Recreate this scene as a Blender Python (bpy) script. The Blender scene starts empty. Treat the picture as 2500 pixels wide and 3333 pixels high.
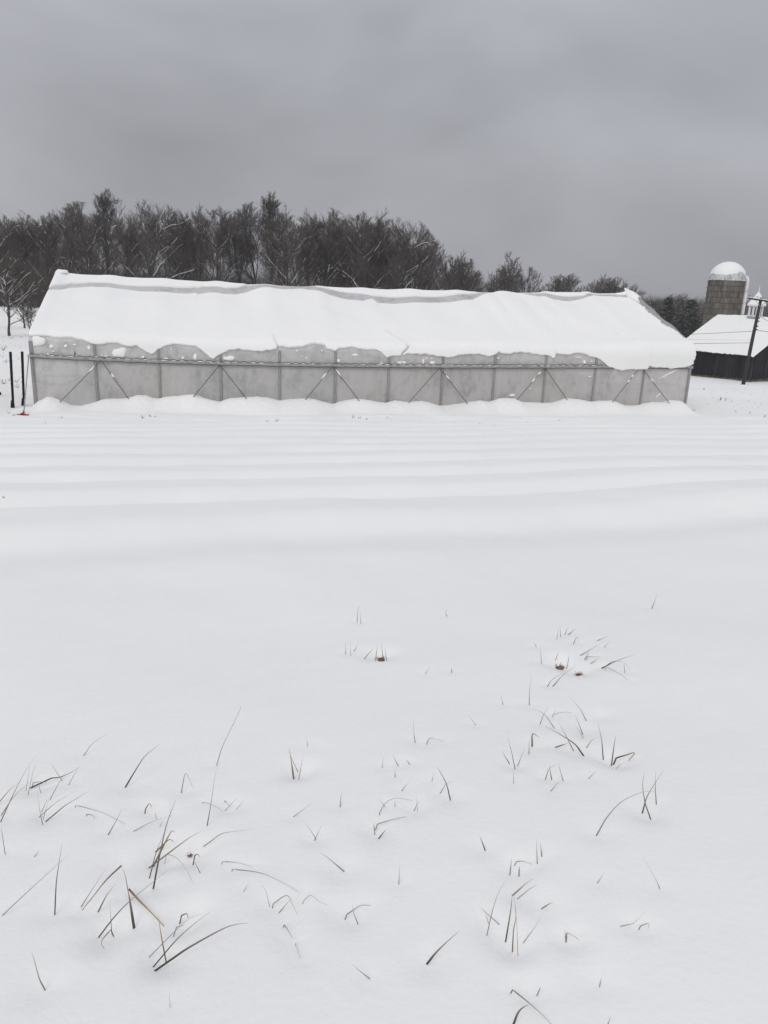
import bpy, math, random
import numpy as np
from mathutils import Vector, Matrix

# ------------------------------------------------------------------ camera
W, H = 2500., 3333.
F, PITCH, ROLL = 2520., .2842, .0393
FW = np.array([0, math.cos(PITCH), -math.sin(PITCH)])
_r = np.array([1., 0, 0]); _u = np.cross(_r, FW)
RT = math.cos(ROLL)*_r + math.sin(ROLL)*_u
UP = -math.sin(ROLL)*_r + math.cos(ROLL)*_u
scn = bpy.context.scene
C = scn.collection
cam = bpy.data.cameras.new('camera'); cam_o = bpy.data.objects.new('camera', cam); C.objects.link(cam_o)
cam.sensor_fit = 'VERTICAL'; cam.sensor_height = 24; cam.lens = F/H*24
cam.clip_start = .05; cam.clip_end = 6000
cam_o.matrix_world = Matrix(((RT[0], UP[0], -FW[0], 0), (RT[1], UP[1], -FW[1], 0), (RT[2], UP[2], -FW[2], 0), (0, 0, 0, 1)))
scn.camera = cam_o
scn.render.resolution_x = 768; scn.render.resolution_y = 1024

# ------------------------------------------------------------------ sky, sun, exposure
SUN_EL, SUN_AZ = math.radians(40), math.radians(200)      # azimuth clockwise from +Y: high behind the camera, through thick cloud
world = bpy.data.worlds.new('World'); scn.world = world; world.use_nodes = True
nt = world.node_tree; nt.nodes.clear()
def wn(t, **k):
    n = nt.nodes.new(t)
    for a, b in k.items(): setattr(n, a, b)
    return n
def math_node(tree, op, a, b=None, c=None, clamp=False):
    n = tree.nodes.new('ShaderNodeMath'); n.operation = op; n.use_clamp = clamp
    for i, v in enumerate((a, b, c)):
        if v is None: continue
        if isinstance(v, (int, float)): n.inputs[i].default_value = v
        else: tree.links.new(v, n.inputs[i])
    return n.outputs[0]
out = wn('ShaderNodeOutputWorld'); bg = wn('ShaderNodeBackground'); bg.inputs[1].default_value = .1
nt.links.new(bg.outputs[0], out.inputs[0])
sky = wn('ShaderNodeTexSky'); sky.sky_type = 'NISHITA'; sky.sun_disc = False
sky.sun_elevation = SUN_EL; sky.sun_rotation = SUN_AZ; sky.air_density = 1; sky.dust_density = 3
tc = wn('ShaderNodeTexCoord'); sep = wn('ShaderNodeSeparateXYZ'); nt.links.new(tc.outputs['Generated'], sep.inputs[0])
zc = math_node(nt, 'MAXIMUM', sep.outputs[2], 0.)
den = math_node(nt, 'ADD', zc, .22)
px_ = math_node(nt, 'DIVIDE', sep.outputs[0], den); py_ = math_node(nt, 'DIVIDE', sep.outputs[1], den)
cmb = wn('ShaderNodeCombineXYZ'); nt.links.new(px_, cmb.inputs[0]); nt.links.new(py_, cmb.inputs[1])
mp = wn('ShaderNodeMapping'); mp.inputs['Location'].default_value = (14.376, 17.576, 14.283); mp.inputs['Rotation'].default_value = (0, .337, 0); mp.inputs['Scale'].default_value = (1, 1, 2.2)
nt.links.new(tc.outputs['Generated'], mp.inputs[0])
no1 = wn('ShaderNodeTexNoise'); no1.inputs['Scale'].default_value = 2.3; no1.inputs['Detail'].default_value = 4; no1.inputs['Roughness'].default_value = .45; no1.inputs['Distortion'].default_value = .35
nt.links.new(mp.outputs[0], no1.inputs['Vector'])
# overcast luminance: darker near the horizon, brighter overhead
lum = math_node(nt, 'MULTIPLY_ADD', zc, 4.0, 3.75)
cl = math_node(nt, 'MULTIPLY_ADD', no1.outputs['Fac'], 1.15, .43)
lum2 = math_node(nt, 'MULTIPLY', lum, cl)
rgb = wn('ShaderNodeMix', data_type='RGBA'); rgb.blend_type = 'MULTIPLY'; rgb.inputs[0].default_value = 1
rgb.inputs[6].default_value = (.954, .962, 1.038, 1)
nt.links.new(lum2, rgb.inputs[7])
mixs = wn('ShaderNodeMix', data_type='RGBA'); mixs.inputs[0].default_value = .95
nt.links.new(sky.outputs[0], mixs.inputs[6]); nt.links.new(rgb.outputs[2], mixs.inputs[7])
nt.links.new(mixs.outputs[2], bg.inputs[0])

sun = bpy.data.lights.new('sun', 'SUN'); sun.energy = .95; sun.angle = math.radians(32); sun.color = (1, .982, .955)
sun_o = bpy.data.objects.new('sun', sun); C.objects.link(sun_o)
sd = Vector((math.sin(SUN_AZ)*math.cos(SUN_EL), math.cos(SUN_AZ)*math.cos(SUN_EL), math.sin(SUN_EL)))
sun_o.rotation_euler = sd.to_track_quat('Z', 'Y').to_euler()
sun_o.location = (0, -20, 30)
vs = scn.view_settings; vs.view_transform = 'Standard'; vs.look = 'None'; vs.exposure = .10; vs.gamma = 1; vs.use_curve_mapping = False

# ------------------------------------------------------------------ geometry of the place
O = np.array([-10.72, 23.34, 0]); AZ = .216; S = 1.83; NB = 12; LEN = S*NB
T = np.array([math.cos(AZ), math.sin(AZ), 0]); N = np.array([-math.sin(AZ), math.cos(AZ), 0]); Z = np.array([0, 0, 1.])
HALF = 4.98                                     # half width of the greenhouse
def ray(x, y): return FW + RT*(x-W/2)/F + UP*(H/2-y)/F
def project(P):
    P = np.asarray(P, float); d = P@FW
    return W/2+F*(P@RT)/d, H/2-F*(P@UP)/d
def on_wall(x, y, off=0.):
    d = ray(x, y); return d*(((O+N*off)@N)/(d@N))
def at_depth(x, y, Y): d = ray(x, y); return d*(Y/d[1])
def sstep(v): v = np.clip(v, 0, 1); return v*v*(3-2*v)
rng = np.random.default_rng(7)
class Wave:                                     # smooth pseudo noise, sum of sines
    def __init__(self, k, lo, hi, seed):
        g = np.random.default_rng(seed)
        a = g.uniform(0, 2*np.pi, k); w = 2*np.pi/np.exp(g.uniform(np.log(lo), np.log(hi), k))
        self.kx, self.ky, self.ph = w*np.cos(a), w*np.sin(a), g.uniform(0, 2*np.pi, k)
        self.amp = (1/w); self.amp /= np.sqrt((self.amp**2).sum()/2)
    def __call__(self, x, y):
        x = np.asarray(x, float); y = np.asarray(y, float); o = np.zeros(np.broadcast(x, y).shape)
        for kx, ky, p, a in zip(self.kx, self.ky, self.ph, self.amp): o += a*np.sin(kx*x+ky*y+p)
        return o
wv_big = Wave(10, 4, 14, 1); wv_mid = Wave(14, .6, 2.5, 2); wv_row = Wave(8, 3, 9, 3); wv_amp = Wave(8, 2.5, 7, 4); wv_small = Wave(18, .12, .5, 5)
ROWS = np.array([26., 18.45, 16.5, 14.85, 13.35, 11.8, 10.3, 8.8, 7.4, 6.1, 4.9])
def ground_z(x, y):
    x = np.asarray(x, float); y = np.asarray(y, float)
    dx, dy = x-O[0], y-O[1]
    s = dx*T[0]+dy*T[1]; nn = -(dx*N[0]+dy*N[1])
    f = np.clip(nn, 0, 45)
    z = -4.03+.0968*f
    b = np.clip(-nn, 0, None)
    z = z-.6*sstep(b/60)-3.25*sstep((s-14)/32)*sstep(b/42)
    # bed rows under the snow
    q = nn+.07*(s-5.5)+.10*wv_row(s, nn*.15)
    h = np.zeros_like(q)
    for i in range(len(ROWS)-1):
        hi, lo = ROWS[i], ROWS[i+1]
        m = (q <= hi) & (q > lo)
        p = np.clip((hi-q)/(hi-lo), 0, 1)
        w = min(hi-lo, 1.9)/(hi-lo)
        pr = np.clip((p-(1-w))/w, 0, 1) if i == 0 else p
        if i == 0: prof = .55*(1-sstep((p-.86)/.14))*sstep(p/.3)
        else: prof = sstep(pr/.42)*(1-.45*pr)*(1-sstep((pr-.86)/.14))
        a = (.18, .135, .13, .115, .105, .095, .09, .085, .08, .07)[i]
        h = np.where(m, a*prof, h)
    fade = sstep((28-nn)/3)*sstep((nn-3.5)/2)
    z = z+h*fade*(1+.35*wv_amp(s, nn*.4)*.6)
    near = np.exp(-((x*x+(y-10)**2)/(60.**2)))
    z = z+near*(.03*wv_big(x, y)*.6+.006*wv_mid(x, y)+.0011*wv_small(x, y))
    # a rougher, weedy margin between the field and the greenhouse
    rough = np.exp(-((nn-3.0)/1.3)**2)*sstep((60-np.abs(s-11))/20)
    z = z+rough*.02*wv_mid(x*1.0+5, y*2.2)
    rough2 = sstep(b/6)*np.exp(-(b/60)**2)
    z = z+rough2*.05*wv_mid(x*.35, y*.35)
    return z
_og = {}
def on_ground(x, y):
    if (x, y) not in _og: _og[(x, y)] = _on_ground(x, y)
    return _og[(x, y)].copy()
def _on_ground(x, y):
    d = ray(x, y); ks = np.geomspace(.8, 400, 130)
    for _ in range(3):
        P = d[None]*ks[:, None]; i = int(np.argmax(P[:, 2] < ground_z(P[:, 0], P[:, 1])))
        ks = np.linspace(ks[max(i-1, 0)], ks[i], 24)
    return d*ks[12]

# ------------------------------------------------------------------ materials
def new_mat(name):
    m = bpy.data.materials.new(name); m.use_nodes = True; t = m.node_tree
    return m, t, t.nodes['Principled BSDF']
def noise(t, scale, detail=4, rough=.55, coord='Object', vec=None, stretch=None):
    n = t.nodes.new('ShaderNodeTexNoise'); n.inputs['Scale'].default_value = scale; n.inputs['Detail'].default_value = detail; n.inputs['Roughness'].default_value = rough
    c = t.nodes.new('ShaderNodeNewGeometry' if coord == 'POS' else 'ShaderNodeTexCoord'); v = c.outputs['Position' if coord == 'POS' else coord]
    if stretch:
        mpn = t.nodes.new('ShaderNodeMapping'); mpn.inputs['Scale'].default_value = stretch; t.links.new(v, mpn.inputs[0]); v = mpn.outputs[0]
    t.links.new(v, n.inputs['Vector']); return n.outputs['Fac']
def ramp(t, fac, stops):
    r = t.nodes.new('ShaderNodeValToRGB'); e = r.color_ramp.elements
    while len(e) < len(stops): e.new(.5)
    for el, (p, c) in zip(e, stops): el.position = p; el.color = (*c, 1)
    t.links.new(fac, r.inputs[0]); return r.outputs[0]
def bump(t, b, h, strength, dist):
    n = t.nodes.new('ShaderNodeBump'); n.inputs['Strength'].default_value = strength; n.inputs['Distance'].default_value = dist
    t.links.new(h, n.inputs['Height']); t.links.new(n.outputs[0], b.inputs['Normal'])
def simple(name, c1, c2, scale, rough=.8, bs=.3, bd=.01, stretch=None, spec=.3):
    m, t, b = new_mat(name); f = noise(t, scale, stretch=stretch)
    t.links.new(ramp(t, f, [(.3, c1), (.7, c2)]), b.inputs['Base Color']); b.inputs['Roughness'].default_value = rough
    b.inputs['Specular IOR Level'].default_value = spec
    bump(t, b, f, bs, bd); return m
def snow_mat(name, fine, bd, coord='Object'):
    m, t, b = new_mat(name)
    f = noise(t, .35, 3, coord=coord)
    t.links.new(ramp(t, f, [(.25, (.862, .866, .848)), (.75, (.885, .887, .866))]), b.inputs['Base Color'])
    b.inputs['Roughness'].default_value = .75; b.inputs['Specular IOR Level'].default_value = .12
    f2 = noise(t, fine, 5, .6, coord=coord); bump(t, b, f2, .25, bd)
    return m
M = {}
M['snow'] = snow_mat('snow', 34, .012)
M['roofsnow'] = snow_mat('roof_snow', 14, .02)
M['treesnow'] = simple('branch_snow', (.78, .79, .81), (.86, .87, .88), 3)
M['bark'] = simple('bark', (.05, .043, .04), (.115, .103, .095), 6, .9, .4, .02, (1, 1, .25), .1)
M['twig'] = simple('twig', (.07, .06, .054), (.125, .109, .098), 2, .9, .0, .01, None, .05)
M['needle'] = simple('needle', (.018, .026, .017), (.05, .06, .045), 1.2, .8, 0, .01, None, .1)
M['black'] = simple('black_post', (.008, .008, .009), (.018, .018, .02), 30, .6)
M['galv'] = simple('galvanised', (.26, .26, .265), (.40, .40, .405), 9, .5, .1, .004)
M['post'] = simple('post_metal', (.22, .22, .225), (.33, .33, .335), 7, .6, .1, .004, (1, 1, .3))
M['wire'] = simple('rusty_wire', (.07, .065, .06), (.17, .16, .15), 25, .7)
M['cable'] = simple('power_cable', (.02, .02, .022), (.04, .04, .042), 5, .7)
M['brace'] = simple('brace_pipe', (.09, .09, .09), (.17, .17, .17), 20, .6)
M['red'] = simple('red_plastic', (.26, .018, .022), (.36, .05, .055), 12, .5)
M['soil'] = simple('soil', (.16, .11, .085), (.30, .23, .19), 3, .9)
M['dark_in'] = simple('dark_pipe', (.03, .03, .03), (.06, .055, .05), 6, .8)
M['polewood'] = simple('pole_wood', (.022, .021, .022), (.06, .056, .055), 8, .85, .5, .01, (3, 3, .25))
M['white'] = simple('white_paint', (.66, .67, .68), (.82, .82, .82), 5, .6, .1)
M['louver'] = simple('dark_louver', (.06, .065, .07), (.13, .135, .14), 8, .7)
M['skirt'] = simple('grey_flashing', (.20, .21, .22), (.36, .37, .38), 5, .6)
M['clod'] = simple('wet_clod', (.06, .042, .034), (.27, .19, .15), 40, .9, .8, .01)
M['litter'] = simple('brown_litter', (.13, .085, .065), (.33, .24, .19), 60, .9, 0, .01)
M['stubble'] = simple('stubble', (.10, .085, .065), (.26, .22, .17), 4, .9, 0, .01)
# boards of the barn: near black weathered wood, a little different on each board
m, t, b = new_mat('barn_board'); M['board'] = m
oi = t.nodes.new('ShaderNodeObjectInfo'); f = noise(t, 1.6, 6, .65, 'POS', stretch=(2.5, 2.5, .25))
v = math_node(t, 'MULTIPLY_ADD', oi.outputs['Random'], .26, -.13); f3 = math_node(t, 'ADD', f, v)
t.links.new(ramp(t, f3, [(.25, (.008, .0085, .011)), (.58, (.022, .0215, .025)), (.85, (.075, .07, .07))]), b.inputs['Base Color'])
b.inputs['Roughness'].default_value = .85; b.inputs['Specular IOR Level'].default_value = .15; bump(t, b, f, .4, .01)
# concrete staves
m, t, b = new_mat('concrete_stave'); M['stave'] = m
oi = t.nodes.new('ShaderNodeObjectInfo'); f = noise(t, 1.1, 6, .68, 'POS', stretch=(1.6, 1.6, .3)); f4 = noise(t, 7, 4, .6, 'POS')
v = math_node(t, 'MULTIPLY_ADD', oi.outputs['Random'], .16, -.08); f3 = math_node(t, 'ADD', f, v)
f3 = math_node(t, 'MULTIPLY_ADD', f4, .25, math_node(t, 'ADD', f3, -.125))
t.links.new(ramp(t, f3, [(.30, (.042, .034, .026)), (.47, (.108, .098, .080)), (.72, (.20, .187, .163))]), b.inputs['Base Color'])
b.inputs['Roughness'].default_value = .9; bump(t, b, f4, .4, .02)
M['hoop'] = simple('rusty_hoop', (.05, .035, .03), (.12, .085, .07), 8, .8)
M['joint'] = simple('stave_joint', (.045, .04, .035), (.08, .07, .06), 4, .9)
# dome: pale metal with grey streaks
m, t, b = new_mat('silo_dome'); M['dome'] = m
f = noise(t, 2.2, 5, .65, stretch=(2.0, 2.0, .6))
t.links.new(ramp(t, f, [(.3, (.24, .245, .25)), (.62, (.66, .67, .68))]), b.inputs['Base Color']); b.inputs['Roughness'].default_value = .55
# polythene film: part diffuse, part translucent, a little see-through
def film_mat(name, col, trans, see, st):
    m = bpy.data.materials.new(name); m.use_nodes = True; t = m.node_tree; t.nodes.clear()
    o = t.nodes.new('ShaderNodeOutputMaterial')
    f = noise(t, 1.3, 6, .65, stretch=st); f2 = noise(t, 6, 5, .65, stretch=(1, 1, .7)); f3 = noise(t, .42, 3, .5)
    mixf = math_node(t, 'MULTIPLY_ADD', f2, .4, math_node(t, 'MULTIPLY', f, .6))
    cr = ramp(t, mixf, [(.32, tuple(c*.58 for c in col)), (.5, tuple(c*.90 for c in col)), (.66, col)])
    wm = t.nodes.new('ShaderNodeMix'); wm.data_type = 'RGBA'; wm.blend_type = 'MULTIPLY'
    t.links.new(math_node(t, 'MULTIPLY_ADD', f3, 2.6, -.95, clamp=True), wm.inputs[0]); t.links.new(cr, wm.inputs[6]); wm.inputs[7].default_value = (1, .955, .92, 1); cr = wm.outputs[2]
    d = t.nodes.new('ShaderNodeBsdfDiffuse'); tr = t.nodes.new('ShaderNodeBsdfTranslucent'); tp = t.nodes.new('ShaderNodeBsdfTransparent'); gl = t.nodes.new('ShaderNodeBsdfGlossy')
    gl.inputs['Roughness'].default_value = .45
    for n_ in (d, tr): t.links.new(cr, n_.inputs['Color'])
    tp.inputs['Color'].default_value = (.9, .9, .9, 1)
    bn = t.nodes.new('ShaderNodeBump'); bn.inputs['Strength'].default_value = .6; bn.inputs['Distance'].default_value = .06
    t.links.new(f, bn.inputs['Height'])
    for n_ in (d, gl): t.links.new(bn.outputs[0], n_.inputs['Normal'])
    a = t.nodes.new('ShaderNodeMixShader'); a.inputs[0].default_value = trans; t.links.new(d.outputs[0], a.inputs[1]); t.links.new(tr.outputs[0], a.inputs[2])
    b_ = t.nodes.new('ShaderNodeMixShader'); b_.inputs[0].default_value = see; t.links.new(a.outputs[0], b_.inputs[1]); t.links.new(tp.outputs[0], b_.inputs[2])
    c_ = t.nodes.new('ShaderNodeMixShader'); c_.inputs[0].default_value = .05; t.links.new(b_.outputs[0], c_.inputs[1]); t.links.new(gl.outputs[0], c_.inputs[2])
    t.links.new(c_.outputs[0], o.inputs['Surface']); return m
M['film'] = film_mat('wall_film', (.92, .91, .90), .40, .17, (1, 1, .6))
M['film_up'] = film_mat('upper_film', (.90, .90, .89), .36, .12, (1, 1, 1))
M['film_roof'] = film_mat('roof_film', (.84, .84, .84), .3, .04, (1, 1, 1))
M['flap'] = film_mat('rake_flap_film', (.48, .48, .485), .2, .0, (1, 1, 1))
# grass blade: colour runs along the blade
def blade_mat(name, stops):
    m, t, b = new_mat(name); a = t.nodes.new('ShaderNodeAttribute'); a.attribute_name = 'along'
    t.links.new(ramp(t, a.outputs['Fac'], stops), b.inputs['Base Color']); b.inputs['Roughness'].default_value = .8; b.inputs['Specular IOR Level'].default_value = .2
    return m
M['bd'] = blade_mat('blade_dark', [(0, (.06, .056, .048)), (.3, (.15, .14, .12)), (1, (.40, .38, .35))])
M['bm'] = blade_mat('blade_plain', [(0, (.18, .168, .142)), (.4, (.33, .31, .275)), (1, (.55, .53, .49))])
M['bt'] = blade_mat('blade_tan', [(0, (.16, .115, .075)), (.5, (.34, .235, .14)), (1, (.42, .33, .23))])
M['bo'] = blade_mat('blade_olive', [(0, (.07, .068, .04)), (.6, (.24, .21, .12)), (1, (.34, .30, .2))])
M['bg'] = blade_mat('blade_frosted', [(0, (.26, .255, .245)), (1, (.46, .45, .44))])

# ------------------------------------------------------------------ mesh helpers
def tag(o, label=None, cat=None, group=None, kind=None):
    if label: o['label'] = label
    if cat: o['category'] = cat
    if group: o['group'] = group
    if kind: o['kind'] = kind
    return o
def empty(name, loc, label=None, cat=None, group=None):
    e = bpy.data.objects.new(name, None); e.location = tuple(map(float, loc)); e.empty_display_size = .3; C.objects.link(e)
    return tag(e, label, cat, group)
def wloc(o):
    l = np.zeros(3)
    while o is not None: l = l+np.array(o.location); o = o.parent
    return l
class MB:
    def __init__(self): self.v = []; self.f = []; self.n = 0
    def add(self, v, f):
        v = np.asarray(v, float).reshape(-1, 3); self.v.append(v); n0 = self.n; self.f += [[i+n0 for i in q] for q in f]; self.n += len(v); return self
    def box(self, c, ax, ay, az):
        c, ax, ay, az = [np.asarray(k, float) for k in (c, ax, ay, az)]
        v = [c+i*ax+j*ay+k*az for i in (-1, 1) for j in (-1, 1) for k in (-1, 1)]
        return self.add(v, [(0, 1, 3, 2), (4, 6, 7, 5), (0, 4, 5, 1), (2, 3, 7, 6), (0, 2, 6, 4), (1, 5, 7, 3)])
    def bar(self, a, b, w, h, side=None):
        a = np.asarray(a, float); b = np.asarray(b, float); d = b-a; L = np.linalg.norm(d); d /= L
        s = np.cross(d, Z) if side is None else np.asarray(side, float)-d*(np.asarray(side, float)@d)
        if np.linalg.norm(s) < 1e-4: s = np.array([1., 0, 0])
        s /= np.linalg.norm(s); u = np.cross(s, d)
        return self.box((a+b)/2, d*L/2, s*w/2, u*h/2)
    def tube(self, P, R, k=6, cap=True):
        P = np.asarray(P, float); m = len(P); R = np.broadcast_to(np.asarray(R, float), (m,))
        Tn = np.gradient(P, axis=0); Tn /= np.linalg.norm(Tn, axis=1)[:, None]+1e-12
        ref = np.array([.31, .57, .76]) if abs(Tn[0]@np.array([.31, .57, .76])) < .9 else np.array([1., 0, 0])
        A = np.cross(Tn, ref); A /= np.linalg.norm(A, axis=1)[:, None]; B = np.cross(Tn, A)
        th = np.arange(k)*2*np.pi/k
        v = P[:, None]+R[:, None, None]*(np.cos(th)[None, :, None]*A[:, None]+np.sin(th)[None, :, None]*B[:, None])
        f = [(i*k+j, i*k+(j+1) % k, (i+1)*k+(j+1) % k, (i+1)*k+j) for i in range(m-1) for j in range(k)]
        if cap: f += [tuple(range(k-1, -1, -1)), tuple((m-1)*k+j for j in range(k))]
        return self.add(v, f)
    def grid(self, G):
        G = np.asarray(G, float); a, b = G.shape[:2]
        f = [(i*b+j, i*b+j+1, (i+1)*b+j+1, (i+1)*b+j) for i in range(a-1) for j in range(b-1)]
        return self.add(G, f)
    def mesh(self, name, off=np.zeros(3)):
        me = bpy.data.meshes.new(name); v = np.concatenate(self.v)-off
        me.from_pydata(v.tolist(), [], self.f); me.update(); return me
    def build(self, name, mat, parent=None, smooth=False, loc=None):
        base = wloc(parent) if parent else (np.zeros(3) if loc is None else np.asarray(loc, float))
        me = self.mesh(name, base); me.materials.append(M[mat] if isinstance(mat, str) else mat)
        if smooth: me.polygons.foreach_set('use_smooth', [True]*len(me.polygons))
        o = bpy.data.objects.new(name, me); C.objects.link(o)
        if parent: o.parent = parent
        elif loc is not None: o.location = tuple(base)
        return o
def fast_grid(name, G, mat, smooth=True, parent=None):
    a, b = G.shape[:2]; base = wloc(parent) if parent else np.zeros(3)
    idx = np.arange(a*b).reshape(a, b)
    q = np.stack([idx[:-1, :-1], idx[:-1, 1:], idx[1:, 1:], idx[1:, :-1]], -1).reshape(-1, 4)
    me = bpy.data.meshes.new(name); me.vertices.add(a*b); me.vertices.foreach_set('co', (G.reshape(-1, 3)-base).ravel())
    me.loops.add(q.size); me.loops.foreach_set('vertex_index', q.ravel().astype(np.int32))
    me.polygons.add(len(q)); me.polygons.foreach_set('loop_start', np.arange(0, q.size, 4, dtype=np.int32))
    me.polygons.foreach_set('use_smooth', [smooth]*len(q)); me.update(calc_edges=True); me.validate()
    me.materials.append(M[mat]); o = bpy.data.objects.new(name, me); C.objects.link(o)
    if parent: o.parent = parent
    return o
def zs(ox, oy, k, pts): return [(ox+x*k, oy+y*k) for x, y in pts]
K7 = 700/1659.

# ------------------------------------------------------------------ grass traces (needed first: the snow dips round every blade)
ZA = (0, 2250, 900/1659.); ZB = (800, 2250, 900/1659.); ZC = (1500, 2250, 1000/1659.); ZD = (900, 1900, 1300/1659.)
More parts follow.
